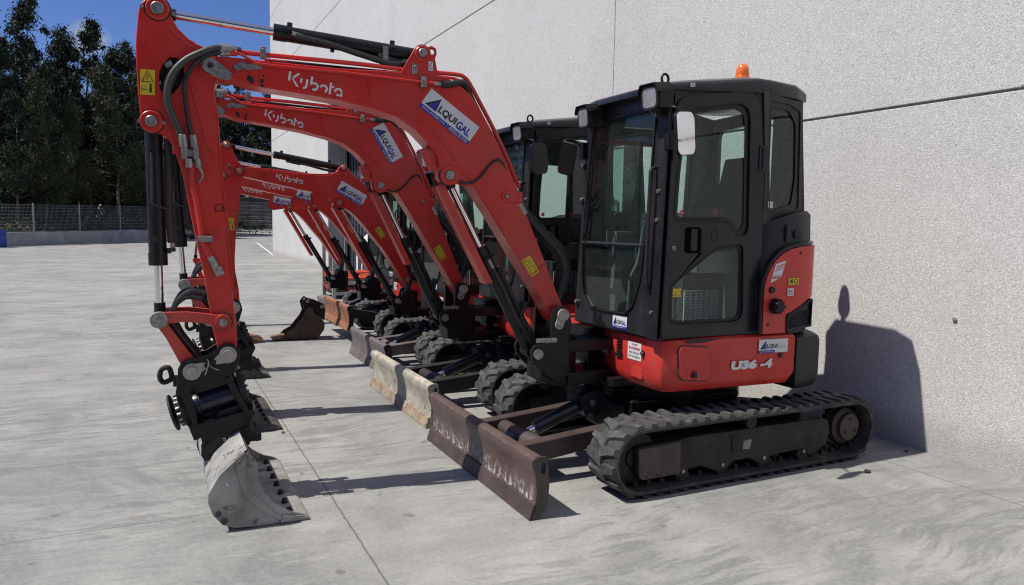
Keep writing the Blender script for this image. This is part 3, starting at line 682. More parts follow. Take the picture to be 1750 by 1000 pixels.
for k in range(130):
    s_ = rng.uniform(-2, 34); off = rng.uniform(.9, 7); q = fxy(s_, off); r = rng.uniform(.4, 1.0)*(1.25 if 17 < s_ < 26 else .9)
    leaves(m, Vector((q.x, q.y, gz(q.y)+.55+r*.45)), r, 150, .20, .3, .8, rng)
tag(m.build('undergrowth', BUSHM), kind='stuff')

# blue drum by the low wall
q = fxy(11.4, -.5); z = gz(q.y)
m = MB(); m.lathe([(.0, 0), (.27, 0), (.29, .03), (.29, .26), (.305, .29), (.29, .32), (.29, .56), (.305, .59), (.29, .62), (.29, .80), (.27, .85), (.24, .86), (.24, .83), (0, .83)], (0, 0, 0), (0, 0, 1), 28)
o = m.build('plastic_drum', BDRUM); o.location = (q.x, q.y, z); tag(o, 'blue plastic drum standing against the low concrete wall', 'drum')

# ------------------------------------------------------------------ excavator, large kind
SA = R(-5.7); PV = Vector((-.75, 0, 0))
BF = Matrix.Translation(PV) @ Matrix.Rotation(SA, 4, 'Z') @ Matrix.Translation(-PV)
BOOM = [(-3.067,2.552),(-2.952,2.563),(-2.786,2.56),(-2.336,2.555),(-2.017,2.567),(-1.793,2.569),(-1.688,2.561),(-1.601,2.522),(-1.527,2.467),(-1.476,2.405),(-1.372,2.237),(-1.277,2.064),(-1.183,1.849),(-1.074,1.598),(-0.954,1.333),(-0.898,1.206),(-0.852,1.109),(-0.812,1.076),(-0.802,1.032),(-0.831,0.984),(-0.879,0.978),(-0.919,1.007),(-1.04,1.212),(-1.166,1.397),(-1.3,1.603),(-1.416,1.774),(-1.504,1.898),(-1.556,1.915),(-1.594,1.913),(-1.621,1.901),(-1.659,1.896),(-1.693,1.91),(-1.716,1.941),(-1.72,1.999),(-1.743,2.078),(-1.797,2.147),(-1.878,2.224),(-1.988,2.294),(-2.13,2.333),(-2.337,2.369),(-2.603,2.396),(-2.841,2.416),(-2.927,2.441),(-3.01,2.443),(-3.069,2.448),(-3.096,2.474),(-3.095,2.521)]
ARM = [(-3.387,2.796),(-3.363,2.823),(-3.335,2.839),(-3.301,2.843),(-3.267,2.823),(-3.248,2.797),(-3.231,2.75),(-3.201,2.694),(-3.149,2.644),(-3.096,2.615),(-3.049,2.597),(-3.001,2.577),(-2.984,2.521),(-2.998,2.456),(-3.023,2.39),(-3.016,2.294),(-3.005,2.198),(-2.997,1.984),(-2.987,1.872),(-2.977,1.701),(-2.964,1.491),(-2.946,1.282),(-2.942,1.163),(-2.928,1.033),(-2.927,0.93),(-2.95,0.855),(-2.999,0.836),(-3.032,0.879),(-3.035,0.927),(-3.06,1.051),(-3.076,1.19),(-3.098,1.341),(-3.12,1.457),(-3.16,1.687),(-3.195,1.897),(-3.22,1.986),(-3.242,2.055),(-3.267,2.098),(-3.298,2.119),(-3.344,2.122),(-3.382,2.136),(-3.395,2.179),(-3.405,2.327),(-3.41,2.472),(-3.411,2.58),(-3.405,2.654),(-3.394,2.753)]
ARMHOLE = [(-3.287,2.487),(-3.245,2.537),(-3.202,2.535),(-3.176,2.497),(-3.174,2.447),(-3.196,2.391),(-3.232,2.341),(-3.267,2.329),(-3.293,2.352),(-3.303,2.398),(-3.299,2.445)]
LINK = [(-3.292,1.137),(-3.185,1.137),(-3.095,1.125),(-3.033,1.115),(-2.996,1.117),(-2.968,1.101),(-2.959,1.074),(-2.972,1.047),(-2.997,1.038),(-3.034,1.053),(-3.123,1.072),(-3.216,1.079),(-3.288,1.071),(-3.318,1.055),(-3.35,1.066),(-3.363,1.096),(-3.351,1.128),(-3.325,1.137)]
BLINK = [(-3.365,1.077),(-3.332,1.109),(-3.299,1.088),(-3.28,1.051),(-3.223,0.962),(-3.158,0.86),(-3.141,0.791),(-3.166,0.758),(-3.197,0.767),(-3.232,0.837),(-3.249,0.872),(-3.299,0.981),(-3.348,1.057)]
EAR = [(-3.245,0.748),(-3.24,0.815),(-3.222,0.847),(-3.191,0.863),(-3.1,0.878),(-3.03,0.923),(-2.989,0.948),(-2.949,0.943),(-2.921,0.911),(-2.912,0.859),(-2.936,0.792),(-2.946,0.765),(-2.977,0.763),(-3.005,0.754),(-3.103,0.729),(-3.176,0.707),(-3.172,0.642),(-3.149,0.552),(-3.145,0.476),(-3.199,0.478),(-3.234,0.579),(-3.256,0.668)]
LOWER = [(-3.169,0.482),(-3.076,0.498),(-2.949,0.53),(-2.843,0.557),(-2.833,0.528),(-2.874,0.454),(-2.951,0.425),(-3.103,0.383),(-3.14,0.407)]
HITCH = [(-3.129,0.359),(-3.104,0.392),(-2.951,0.43),(-2.887,0.443),(-2.831,0.417),(-2.803,0.365),(-2.822,0.352),(-2.856,0.369),(-2.869,0.335),(-2.936,0.352),(-3.023,0.307),(-3.081,0.271),(-3.113,0.26),(-3.131,0.297)]
BUCKET = [(-3.064,0.308),(-2.99,0.374),(-2.94,0.412),(-2.899,0.381),(-2.882,0.35),(-2.877,0.272),(-2.848,0.179),(-2.785,0.104),(-2.711,0.055),(-2.645,0.031),(-2.617,0.012),(-2.636,0.004),(-2.728,0.004),(-2.881,0.004),(-2.99,0.021),(-3.051,0.047),(-3.096,0.106),(-3.118,0.176),(-3.117,0.217)]
BRACKET = [(-0.962,1.055),(-0.954,1.102),(-0.921,1.121),(-0.869,1.116),(-0.834,1.083),(-0.809,0.987),(-0.83,0.932),(-0.821,0.65),(-0.916,0.595),(-1.003,0.661),(-1.056,0.711),(-1.099,0.765),(-1.109,0.824),(-1.085,0.863),(-1.008,0.867),(-0.966,0.877)]
BLADE = [(-1.485,0.002),(-1.459,0.06),(-1.452,0.168),(-1.464,0.271),(-1.487,0.324),(-1.477,0.353),(-1.44,0.366),(-1.391,0.359),(-1.37,0.207),(-1.38,0.064),(-1.432,0.012)]

def track_meshes(W):
    """belt with lugs and inner drive teeth for the near side (negative y)"""
    y0, y1 = -W/2, -W/2+.30; xi, xs, zc, Rb = -.715, 1.14, .235, .195
    Lt = xs-xi; per = 2*Lt+2*math.pi*Rb
    def pt(s_, n, y):
        s_ %= per; r = Rb+n
        if s_ < Lt: return Vector((xs-s_, y, zc+r))
        s_ -= Lt
        if s_ < math.pi*Rb: a = math.pi/2+s_/Rb; return Vector((xi+r*math.cos(a), y, zc+r*math.sin(a)))
        s_ -= math.pi*Rb
        if s_ < Lt: return Vector((xi+s_, y, zc-r))
        s_ -= Lt; a = -math.pi/2+s_/Rb; return Vector((xs+r*math.cos(a), y, zc+r*math.sin(a)))
    m = MB(); n = 150; vs = []; fs = []
    sec = [(y0, .004), (y0+.008, .015), (y1-.008, .015), (y1, .004), (y1, -.012), (y0, -.012)]
    for i in range(n):
        vs += [pt(per*i/n, o_, y) for y, o_ in sec]
    k = len(sec); fs = [(i*k+j, i*k+(j+1) % k, ((i+1) % n)*k+(j+1) % k, ((i+1) % n)*k+j) for i in range(n) for j in range(k)]
    m.add(vs, fs, 0)
    NL = 48; pitch = per/NL; rng = random.Random(3)
    for i in range(NL):
        for side in (0, 1):
            s0 = i*pitch + (0 if side else pitch*.5)
            pl = [(.004, .003), (.056, .003), (.073, .083), (.096, .150), (.096, .174), (.028, .174), (.006, .105)]
            top = [(.014, .010), (.046, .010), (.063, .086), (.084, .148), (.084, .164), (.038, .164), (.015, .105)]
            f = (lambda v: y0+v) if side else (lambda v: y1-v)
            h = .020*rng.uniform(.88, 1.05)
            lo = [pt(s0+a, .014, f(v)) for a, v in pl]; hi = [pt(s0+a, .015+h, f(v)) for a, v in top]
            q = len(lo)
            m.add(lo+hi, [(j, (j+1) % q, q+(j+1) % q, q+j) for j in range(q)], 0)
            m.add(hi, [list(range(q))], 1)
    for i in range(NL):
        for yy in (.115, .185):
            s0 = i*pitch
            a = [pt(s0+da, dn, y0+yy+dy) for da, dn, dy in ((0,-.011,-.018),(.035,-.011,-.018),(.035,-.011,.018),(0,-.011,.018),(.007,-.042,-.010),(.028,-.042,-.010),(.028,-.042,.010),(.007,-.042,.010))]
            m.add(a, [(0,1,2,3), (4,5,6,7), (0,1,5,4), (1,2,6,5), (2,3,7,6), (3,0,4,7)], 2)
    return m
def undercarriage(par, W, bmat, emat, amat, blade_z=0.0):
    FR = [(-.725,.309),(-.392,.325),(-.30,.335),(.06,.333),(.86,.334),(.93,.315),(.955,.235),(.925,.139),(.822,.084),(.75,.075),(.703,.128),(.60,.128),(.40,.120),(.344,.074),(.30,.070),(.188,.128),(.05,.124),(-.01,.072),(-.08,.072),(-.214,.126),(-.32,.124),(-.38,.070),(-.42,.085),(-.43,.102),(-.69,.102),(-.717,.132)]
    for sg in (1, -1):
        xf = Matrix.Scale(sg, 4, (0, 1, 0)); yo = -W/2
        tk = track_meshes(W).build('track', [RUB, LUG, DUSTY], par, xf=xf, angle=28)
        m = MB(); m.poly(FR, yo+.055, yo+.23); m.build('track_frame', DUSTY, tk, bevel=.012, xf=xf)
        m = MB(); m.poly(rnd([(-.722,.300),(-.40,.315),(-.40,.11),(-.688,.106),(-.715,.134)], .01), yo+.046, yo+.054)
        for q in (-.66, -.58, -.50): m.cyl((q, yo+.047, .125), (q, yo+.0445, .125), .007, n=8, mi=1)
        pn = MB(); pn.box(.03, .085, yo+.05, yo+.054, .19, .30); pn.build('name_plate', BLACK, tk, xf=xf); pn = MB(); pn.poly([(.13,.20),(.19,.195),(.205,.25),(.19,.26),(.135,.255)], yo+.0525, yo+.0545); pn.build('worn_sticker', CREAM, tk, xf=xf)
        m.build('cover_plate', [RUST, BLACK], tk, xf=xf)
        for xx in (-.366, -.039, .326, .70):
            m = MB(); m.lathe([(.0, 0), (.045, 0), (.052, .006), (.052, .05), (.04, .055), (.04, .12), (.052, .125), (.052, .17)], (xx, yo+.06, .092), (0, 1, 0), 20); m.cyl((xx, yo+.05, .115), (xx, yo+.062, .115), .014, n=6, mi=1)
            m.build('roller', [DUSTY, STEEL], tk, xf=xf)
        m = MB(); m.lathe([(.03, 0), (.042, .0), (.045, .008), (.045, .15)], (.207, yo+.06, .372), (0, 1, 0), 18); m.build('carrier_roller', DUSTY, tk, xf=xf)
        m = MB(); m.lathe([(.0, 0), (.06, 0), (.07, .012), (.165, .02), (.178, .035), (.178, .10), (.165, .115), (.06, .12)], (-.715, yo+.09, .235), (0, 1, 0), 28); m.build('idler', BLACK, tk, xf=xf)
        m = MB(); tp = []
        for k in range(23*4):
            a = 2*math.pi*k/92; r = (.146, .158, .162, .152)[k % 4]; tp.append((1.14+r*math.cos(a), .235+r*math.sin(a)))
        m.poly(tp, yo+.13, yo+.17); m.build('sprocket', BLACK, tk, xf=xf)
        m = MB(); m.lathe([(0, 0), (.085, 0), (.098, .006), (.098, .035), (.130, .05), (.130, .14)], (1.15, yo+.045, .238), (0, 1, 0), 32)
        for k in range(3):
            a = R(90+120*k); m.cyl((1.15+.06*math.cos(a), yo+.047, .238+.06*math.sin(a)), (1.15+.06*math.cos(a), yo+.040, .238+.06*math.sin(a)), .012, n=6, mi=1)
        m.build('final_drive', [RUST, BLACK], tk, xf=xf)
    m = MB(); hw = W/2-.22
    m.loft([[Vector((x, y, z)) for x, y in ((-.55,-hw),(-.15,-.30),(-.45,-.24),(-.45,.24),(-.15,.30),(-.55,hw),(.85,hw),(.5,.32),(.5,-.32),(.85,-hw))] for z in (.20, .42)])
    m.cyl((0, 0, .40), (0, 0, .60), .36, n=40); m.box(-.42, .55, -.30, .30, .18, .46)
    m.build('undercarriage_frame', BLACK, par, bevel=.015)
    # dozer blade
    bz = Matrix.Translation((0, 0, blade_z))

    m = MB(); fr = [(-1.485,.004),(-1.461,.06),(-1.454,.11),(-1.450,.168),(-1.456,.225),(-1.466,.275),(-1.484,.322),(-1.478,.350),(-1.455,.366),(-1.425,.366),(-1.405,.350),(-1.410,.325),(-1.440,.31),(-1.440,.27),(-1.428,.168),(-1.435,.06),(-1.455,.004)]
    m.poly(fr, -W/2+.016, W/2-.016)
    for y in (-.5, -.2, .2, .5): m.box(-1.44, -1.39, y*W/1.7-.012, y*W/1.7+.012, .05, .33)
    m.box(-1.44, -1.385, -W/2+.03, W/2-.03, .12, .20)
    bl = m.build('dozer_blade', bmat, par, bevel=.004, xf=bz)
    slot = rrect(-1.427, -1.398, .262, .328, .012)
    for y in (-W/2, W/2-.016):
        m = MB(); m.poly(rnd(BLADE, .012, 2), y, y+.016, holes=[slot]); m.build('end_plate', emat, bl, bevel=.003, xf=bz)
    m = MB(); m.poly([(-1.497,.004),(-1.470,.088),(-1.458,.092),(-1.463,.06),(-1.486,.004)], -W/2+.002, W/2-.002); m.build('cutting_edge', {CREAM: TAN, BLACK: bmat}.get(emat, emat), bl, bevel=.002, xf=bz)
    for y in (-.30, .30):
        m = MB(); yy = y*W/1.7
        m.poly([(-1.44,.10+blade_z),(-1.44,.29+blade_z),(-1.25,.27+blade_z),(-.45,.335),(-.42,.27),(-.45,.215),(-1.25,.13+blade_z)], yy-.045, yy+.045)
        m.build('blade_arm', amat, par, bevel=.012)
    m = MB(); m.lathe([(.0, 0), (.062, 0), (.070, .02), (.070, .22), (.055, .24), (.055, .50), (0, .52)], (-1.13, -.26, .215+blade_z*.8), (0, 1, 0), 24); m.build('cross_tube', amat, par)
    m = MB(); a, b_ = Vector((-1.18, 0, .20+blade_z)), Vector((-.52, 0, .44))
    m.cyl(a, b_, .027, n=14, mi=1); m.cyl(a.lerp(b_, .25), b_, .050, n=18)
    M = Matrix.Translation(a.lerp(b_, .88)) @ (b_-a).to_track_quat('X', 'Z').to_matrix().to_4x4()
    m.box(-.085, .085, -.085, .085, -.06, .085, M=M); m.cyl(M @ Vector((0, -.095, .01)), M @ Vector((0, .095, .01)), .022, n=12, mi=2)
    m.cyl(a+Vector((0, -.07, 0)), a+Vector((0, .07, 0)), .04, n=14)
    m.tube([M @ Vector((.03, -.06, .07)), (-.42, -.10, .50), (-.30, -.18, .49), (-.15, -.25, .40), (-.05, -.25, .42)], .017)
    m.build('blade_cylinder', [BLACKB, CHROME, STEEL], par, bevel=.004)
BLACKB = simple('blue_black_paint', (.010, .013, .026), .35, var=.3, coat=.2)

def pins(nm, lst, par, yf, xf, outer=RED, mid=0.0):
    for (x, z, ro, ri) in lst:
        m = MB()
        for sg in (-1, 1):
            if ro: m.lathe([(0, -.02), (ro+.007, -.02), (ro+.007, .002), (0, .002)], (x, mid+sg*yf, z), (0, sg, 0), 24, mi=2); m.lathe([(0, -.02), (ro, -.02), (ro, .008), (ro-.006, .014), (ri+.004, .014), (ri+.004, .010), (0, .010)], (x, mid+sg*yf, z), (0, sg, 0), 24)  # dark disc behind each boss paints the shaded crevice line round it
            m.lathe([(0, 0), (ri, 0), (ri, .022), (ri-.004, .026), (0, .026)], (x, mid+sg*yf, z), (0, sg, 0), 20, mi=1)
        m.cyl((x, mid-yf+.01, z), (x, mid+yf-.01, z), ri*.9, n=12, mi=1)
        m.build('pin', [outer, STEEL, DUSTY], par, xf=xf)
def cylinder(nm, par, a, b_, split, rr_, rb, xf, y=0.0, ports=True, mat=None):
    """a: rod eye, b_: barrel eye, split: fraction along a->b_ where the barrel starts"""
    a, b_ = Vector((a[0], y, a[1])), Vector((b_[0], y, b_[1])); d = (b_-a).normalized(); s_ = a.lerp(b_, split)
    m = MB(); m.cyl(s_, b_-d*.03, rb, n=24); m.cyl(s_-d*.012, s_+d*.06, rb*1.07, n=24); m.cyl(b_-d*.07, b_-d*.02, rb*.85, n=20)
    m.cyl(b_+Vector((0, -.07, 0)), b_+Vector((0, .07, 0)), rb*1.0, n=18)
    up = Vector((0, 1, 0)).cross(d).normalized()
    if ports:
        for f in (.09, .80):
            q = s_.lerp(b_, f); m.cyl(q, q+up*(rb+.022)*(1 if up.z > 0 else -1), .016, n=10); m.cyl(q, q-Vector((0, rb+.018, 0)), .014, n=10)
        for f in (.38, .55):
            q = s_.lerp(b_, f)+Vector((0,0,-rb)); m.cyl(q, q+Vector((0, 0, -.016)), .012, n=8)
    o = m.build(nm, mat or BLACK, par, xf=xf, angle=32)
    m = MB(); m.cyl(a+d*.05, s_, rr_, n=22); m.build('rod', CHROME, o, xf=xf)
    m = MB(); m.cyl(a+d*.015, a+d*.085, rr_*1.35, n=16); m.cyl(a+Vector((0, -.06, 0)), a+Vector((0, .06, 0)), rr_*1.75, n=18); m.build('rod_eye', BLACK, o, xf=xf)
    return o

def boom_set(P, big):
    """boom, arm, cylinders, hoses of the large machine; the lists of what belongs to boom and to arm are returned"""
    xf = BF; G = {}
    m = MB(); m.poly(BOOM, -.095, .095); bo = m.build('boom', RED, P, bevel=.006, xf=xf)
    m = MB()
    for y in (-.097, .097): m.tube([(-2.60,y,2.412),(-2.13,y,2.350),(-1.99,y,2.322),(-1.88,y,2.29),(-1.775,y,2.225),(-1.70,y,2.155),(-1.645,y,2.085),(-1.575,y,1.99),(-1.504,y,1.905),(-1.30,y,1.62)], .0045, n=6)
    for y in (-.097, .097): m.tube([(-2.78,y,2.42),(-2.785,y,2.55)], .003, n=6, sub=1); m.tube([(-2.15,y,2.34),(-2.18,y,2.55)], .002, n=6, sub=1); m.tube([(-1.10,y,1.315),(-1.0,y,1.40)], .003, n=6, sub=1)
    m.build('weld_bead', RED, bo, xf=xf)
    LUGP = [(-1.975,2.56),(-1.929,2.64),(-1.89,2.709),(-1.872,2.729),(-1.839,2.739),(-1.809,2.728),(-1.78,2.741),(-1.751,2.727),(-1.747,2.696),(-1.758,2.666),(-1.735,2.56)]
    for a, b_ in ((-.096, -.076), (.076, .096)):
        m = MB(); m.poly(LUGP, a, b_, holes=[circ(-1.777, 2.706, .017, 12)]); m.build('cylinder_lug', RED, bo, bevel=.003, xf=xf)
    pins('pin', [(-1.838,2.69,.046,.027), (-1.658,1.958,.062,.030)], bo, .092, xf)
    # cheek at the arm pivot
    for sg in (-1, 1):
        m = MB(); a = sg*.096
        m.poly(rnd([(-3.085,2.545),(-3.02,2.545),(-2.925,2.47),(-2.93,2.445),(-2.96,2.43),(-3.03,2.45),(-3.088,2.49)], .03), a, a+sg*.012)
        m.cyl((-3.039, a, 2.503), (-3.039, a+sg*.028, 2.503), .042, n=24, mi=0); m.cyl((-2.953, a, 2.452), (-2.953, a+sg*.026, 2.452), .017, n=6, mi=0); m.cyl((-3.039, a, 2.503), (-3.039, a+sg*.031, 2.503), .018, n=6, mi=1)
        m.build('pin_lock_plate', [STEEL, DUSTY], bo, bevel=.002, xf=xf)
    m = MB(); m.poly([(-2.90,2.515),(-2.80,2.545),(-2.76,2.515),(-2.84,2.50)], -.099, -.096); m.poly(rnd([(-2.92,2.52),(-2.86,2.545),(-2.84,2.515),(-2.91,2.485)], .015), -.104, -.1)
    m.cyl((-2.90,-.10,2.505),(-2.90,-.118,2.505),.013,n=6); m.cyl((-2.868,-.10,2.52),(-2.868,-.118,2.52),.013,n=6); m.build('pipe_bracket', STEEL, bo, xf=xf)
    # pipes and hoses on the boom
    m = MB(); m.tube([(-2.891,-.06,2.606),(-2.809,-.06,2.60),(-2.264,-.06,2.598),(-2.01,-.06,2.592),(-1.835,-.06,2.588),(-1.62,-.06,2.590),(-1.56,-.06,2.578),(-1.52,-.06,2.535),(-1.455,-.06,2.43),(-1.345,-.06,2.245),(-1.25,-.06,2.06),(-1.175,-.06,1.90)], .0135, n=10)
    m.tube([(-2.75,.03,2.59),(-2.264,.03,2.585),(-1.70,.03,2.585),(-1.56,.03,2.570),(-1.50,.03,2.50),(-1.345,.03,2.24),(-1.18,.03,1.91)], .010, n=8)
    m.cyl((-2.93,-.06,2.606),(-2.88,-.06,2.606),.022,n=6)
    m.build('hydraulic_pipe', RED, bo, xf=xf)
    m = MB(); m.tube([(-2.931,-.10,2.585),(-2.885,-.10,2.585),(-2.823,-.103,2.553),(-2.761,-.103,2.536),(-2.27,-.103,2.530),(-1.874,-.103,2.516),(-1.78,-.103,2.514)], .0085, n=8); m.cyl((-2.945,-.10,2.585),(-2.90,-.10,2.585),.017,n=6); m.cyl((-1.79,-.103,2.514),(-1.765,-.103,2.514),.013,n=6)
    m.build('side_pipe', RED, bo, xf=xf)
    for x, z, y in ((-2.76,2.61,-.06), (-1.886,2.592,-.075), (-1.833,2.516,-.1)):
        m = MB(); m.box(x-.016, x+.016, y-.026, y+.02, z-.032, z+.030); m.cyl((x,y-.02,z+.012),(x,y-.034,z+.012),.009,n=6); m.build('pipe_clamp', STEEL, bo, bevel=.003, xf=xf)
    m = MB(); m.cyl((-1.765,-.103,2.514),(-1.70,-.103,2.514),.014,n=8); m.build('hose_end', STEEL, bo, xf=xf)
    m = MB(); m.tube([(-1.72,-.103,2.514),(-1.66,-.103,2.518),(-1.60,-.095,2.535),(-1.555,-.07,2.53),(-1.525,-.05,2.48),(-1.46,-.03,2.37)], .022, n=10); m.tube([(-2.72,-.02,2.572),(-2.45,-.02,2.575),(-2.05,-.02,2.577)], .008)
    m.tube([(-1.58,.0,2.545),(-1.50,.0,2.48),(-1.38,.0,2.28),(-1.26,.0,2.08)], .014)
    m.build('boom_hose', HOSE, bo, xf=xf)
    m = MB(); m.tube([(-1.595,-.10,1.925),(-1.545,-.107,1.913),(-1.50,-.108,1.925),(-1.45,-.108,1.965),(-1.40,-.108,2.03),(-1.36,-.108,2.063),(-1.325,-.104,2.068),(-1.29,-.09,2.03),(-1.23,-.085,1.93),(-1.165,-.08,1.815),(-1.10,-.08,1.70)], .0075, n=8)
    m.build('lamp_cable', HOSE, bo, xf=xf)
    m = MB(); m.box(-1.285, -1.185, -.104, -.094, 1.80, 1.875); m.cyl((-1.275,-.09,1.838),(-1.275,-.105,1.838),.035,n=20); m.cyl((-1.275,-.1,1.838),(-1.275,-.118,1.838),.014,n=6,mi=1); m.box(-1.20,-1.165,-.104,.05,1.80,1.87)
    m.cyl((-1.176,-.085,1.80),(-1.135,-.085,1.725),.02,n=10,mi=1)
    m.build('hose_bracket', [RED, STEEL], bo, bevel=.004, xf=xf)
    m = MB()
    for k, (y, dx) in enumerate(((-.06,0), (-.02,.03), (.02,.0), (.05,.05))):
        m.tube([(-1.156+dx*.2,y,1.78),(-1.09+dx,y,1.70),(-.99+dx,y,1.60),(-.875+dx,y,1.49),(-.825+dx,y,1.37),(-.85+dx,y,1.24),(-.89,y,1.10),(-.87,y,.95)], .030, n=10)
    for k, y in enumerate((-.03, .01, .04)):
        m.tube([(-1.10,y,1.14),(-1.13,y,1.03),(-1.10,y,.92),(-1.03,y,.84)], .018, n=8)
    m.build('hose_bundle', HOSE, bo, xf=xf)
    # lettering and stickers
    d = Decal((-2.86,-.0955,2.40),(1,0,0),(0,0,1),(0,-1,0))
    rng = random.Random(4)
    for cx, cz, rr0 in ((.03,.05,.022),(.05,.115,.010),(.085,.045,.016),(.09,.02,.012),(.10,.075,.006),(.02,.10,.007)): d.poly([(cx+rr0*rng.uniform(.5,1.2)*math.cos(k*.7), cz+rr0*rng.uniform(.5,1.3)*math.sin(k*.7)) for k in range(9)], 0)
    d.build('paint_chip', [INK], bo, xf)
    kubota((-2.632,-.0955,2.437), (.9885,0,-.151), (.151,0,.9885), (0,-1,0), .0775, bo, xf)
    u = Vector((.822,0,-.570)); v = Vector((.570,0,.822))
    alquigal((-1.859,-.0955,2.37), u, v, (0,-1,0), .381, .140, bo, xf)
    warn((-1.160,-.0955,1.420), Vector((.545,0,-.839)), Vector((.839,0,.545)), (0,-1,0), .131, .068, bo, xf, False)
    d = Decal((-1.80,-.0965,2.59), (1,0,0), (0,0,1), (0,-1,0)); d.rect(0,.028,0,.055,0); d.stroke([(.006,.01),(.020,.01),(.006,.03),(.02,.045)],.005,1,1); d.build('lift_sticker', [WHITE, REDINK], bo, xf)
    # lamp with its red guard under the boom
    m = MB()
    for y in (-.075, .055): m.poly([(-1.838,2.107),(-1.82,2.119),(-1.727,2.126),(-1.711,2.067),(-1.729,2.008),(-1.774,1.98),(-1.785,1.991),(-1.812,2.033)], y, y+.012)
    m.poly([(-1.832,2.119),(-1.72,2.13),(-1.72,2.118),(-1.825,2.108)], -.075, .067); m.poly([(-1.735,2.12),(-1.72,2.12),(-1.735,2.01),(-1.75,2.01)], -.075, .067)
    m.cyl((-1.722,-.074,2.10),(-1.722,-.09,2.10),.017,n=8,mi=1)
    lg = m.build('lamp_guard', [REDW, STEEL], bo, bevel=.003, xf=xf)
    m = MB(); m.lathe([(0,0),(.045,0),(.055,.02),(.055,.06),(.03,.07),(0,.07)], (-1.825,-.004,2.062), (1,0,.15), 20); m.build('boom_lamp', LENS, bo, xf=xf)
    # arm
    m = MB(); m.poly(ARM, -.085, .085, holes=[ARMHOLE]); ar = m.build('arm', RED, P, bevel=.006, xf=xf)
    m = MB()
    for y in (-.087, .087): m.tube([(-3.145,y,2.40),(-3.11,y,2.27),(-3.07,y,2.10),(-3.012,y,1.96)], .004, n=6); m.tube([(-3.245,y,2.71),(-3.21,y,2.66),(-3.15,y,2.61),(-3.07,y,2.575)], .004, n=6); m.tube([(-3.012,y,2.30),(-2.995,y,1.96),(-2.975,y,1.70),(-2.945,y,1.25)], .003, n=6)
    m.cyl((-3.278,-.085,2.63),(-3.278,-.089,2.63),.022,n=16); m.cyl((-3.355,-.085,2.52),(-3.355,-.089,2.52),.016,n=16)
    m.build('weld_bead', RED, ar, xf=xf)
    m = MB(); m.box(-3.30,-3.17,-.02,.0,2.32,2.54); m.tube([(-3.29,-.04,2.33),(-3.28,-.04,2.40),(-3.24,-.04,2.48),(-3.19,-.05,2.54)],.016); m.tube([(-3.27,-.06,2.30),(-3.235,-.06,2.40),(-3.19,-.06,2.50)],.014); m.cyl((-3.27,-.06,2.49),(-3.235,-.06,2.51),.02,n=8,mi=1)
    m.build('inner_hose', [HOSE, STEEL], ar, xf=xf)
    pins('pin', [(-3.299,2.785,.060,.033), (-3.343,2.182,.060,.031)], ar, .085, xf)
    m = MB()
    for x, z in ((-3.375,2.788),(-3.222,2.765),(-3.405,2.18),(-3.283,2.178)): m.cyl((x,-.07,z),(x+.001,-.098,z),.011,n=6)
    m.build('grease_nipple', STEEL, ar, xf=xf)
    pins('pin', [(-2.998,1.071,.044,.026)], ar, .118, xf, RED)
    warn((-3.396,-.0865,2.322), (1,0,.02), (.03,0,1), (0,-1,0), .073, .135, ar, xf, True, True)
    d = Decal((-3.03,-.086,1.70), (1,0,.02), (0,0,1), (0,-1,0)); d.stroke([(.0,.0),(.0,.035),(.05,.045),(.055,.01),(.0,.0)],.006,0); d.rect(.035,.048,.015,.03,0,1); d.build('lifting_mark', [INK], ar, xf)
    m = MB(); m.tube([(-3.14,-.10,1.97),(-3.148,-.10,1.865),(-3.125,-.10,1.74),(-3.10,-.10,1.557),(-3.085,-.10,1.50),(-3.058,-.10,1.44)], .0165, n=10); m.build('arm_pipe', RED, ar, xf=xf)
    m = MB(); m.cyl((-3.06,-.10,1.445),(-3.015,-.10,1.355),.021,n=8); m.cyl((-3.028,-.10,1.38),(-3.008,-.10,1.34),.026,n=6)
    m.build('pipe_coupling', STEEL, ar, xf=xf)
    m = MB(); m.box(-3.125,-3.045,-.125,-.085,1.53,1.562); m.build('pipe_clamp', STEEL, ar, bevel=.003, xf=xf)
    m = MB(); m.box(-3.195,-3.165,-.13,-.085,1.985,2.055); m.box(-3.135,-3.108,-.13,-.085,1.985,2.055); m.box(-3.17,-3.13,-.11,-.085,2.0,2.04); m.cyl((-3.182,-.11,2.05),(-3.19,-.115,2.12),.023,n=10); m.cyl((-3.128,-.11,2.05),(-3.137,-.11,2.12),.021,n=10); m.cyl((-3.16,-.11,1.99),(-3.158,-.105,1.94),.022,n=8); m.cyl((-3.115,-.11,1.99),(-3.11,-.11,1.94),.018,n=8); m.tube([(-3.11,-.11,1.95),(-3.09,-.11,1.90),(-3.11,-.11,1.86)],.008)
    m.build('coupling_block', STEEL, ar, bevel=.003, xf=xf)
    m = MB(); m.tube([(-2.88,-.075,2.606),(-2.946,-.09,2.606),(-3.02,-.11,2.597),(-3.096,-.125,2.56),(-3.161,-.125,2.519),(-3.215,-.125,2.462),(-3.248,-.125,2.396),(-3.259,-.125,2.318),(-3.246,-.12,2.24),(-3.213,-.115,2.158),(-3.19,-.11,2.09)], .0195, n=12)
    m.build('braided_hose', BHOSE, ar, xf=xf)
    m = MB(); m.tube([(-2.94,-.10,2.585),(-3.012,-.12,2.57),(-3.082,-.125,2.536),(-3.133,-.125,2.485),(-3.164,-.125,2.419),(-3.173,-.12,2.371),(-3.169,-.115,2.293),(-3.157,-.11,2.184),(-3.138,-.11,2.09)], .0125, n=10)
    m.build('thin_hose', HOSE, ar, xf=xf)
    m = MB(); m.cyl((-2.99,-.105,2.578),(-2.94,-.10,2.585),.021,n=12); m.cyl((-2.93,-.09,2.607),(-2.985,-.10,2.603),.027,n=12); m.cyl((-2.90,-.08,2.607),(-2.93,-.09,2.607),.020,n=6)
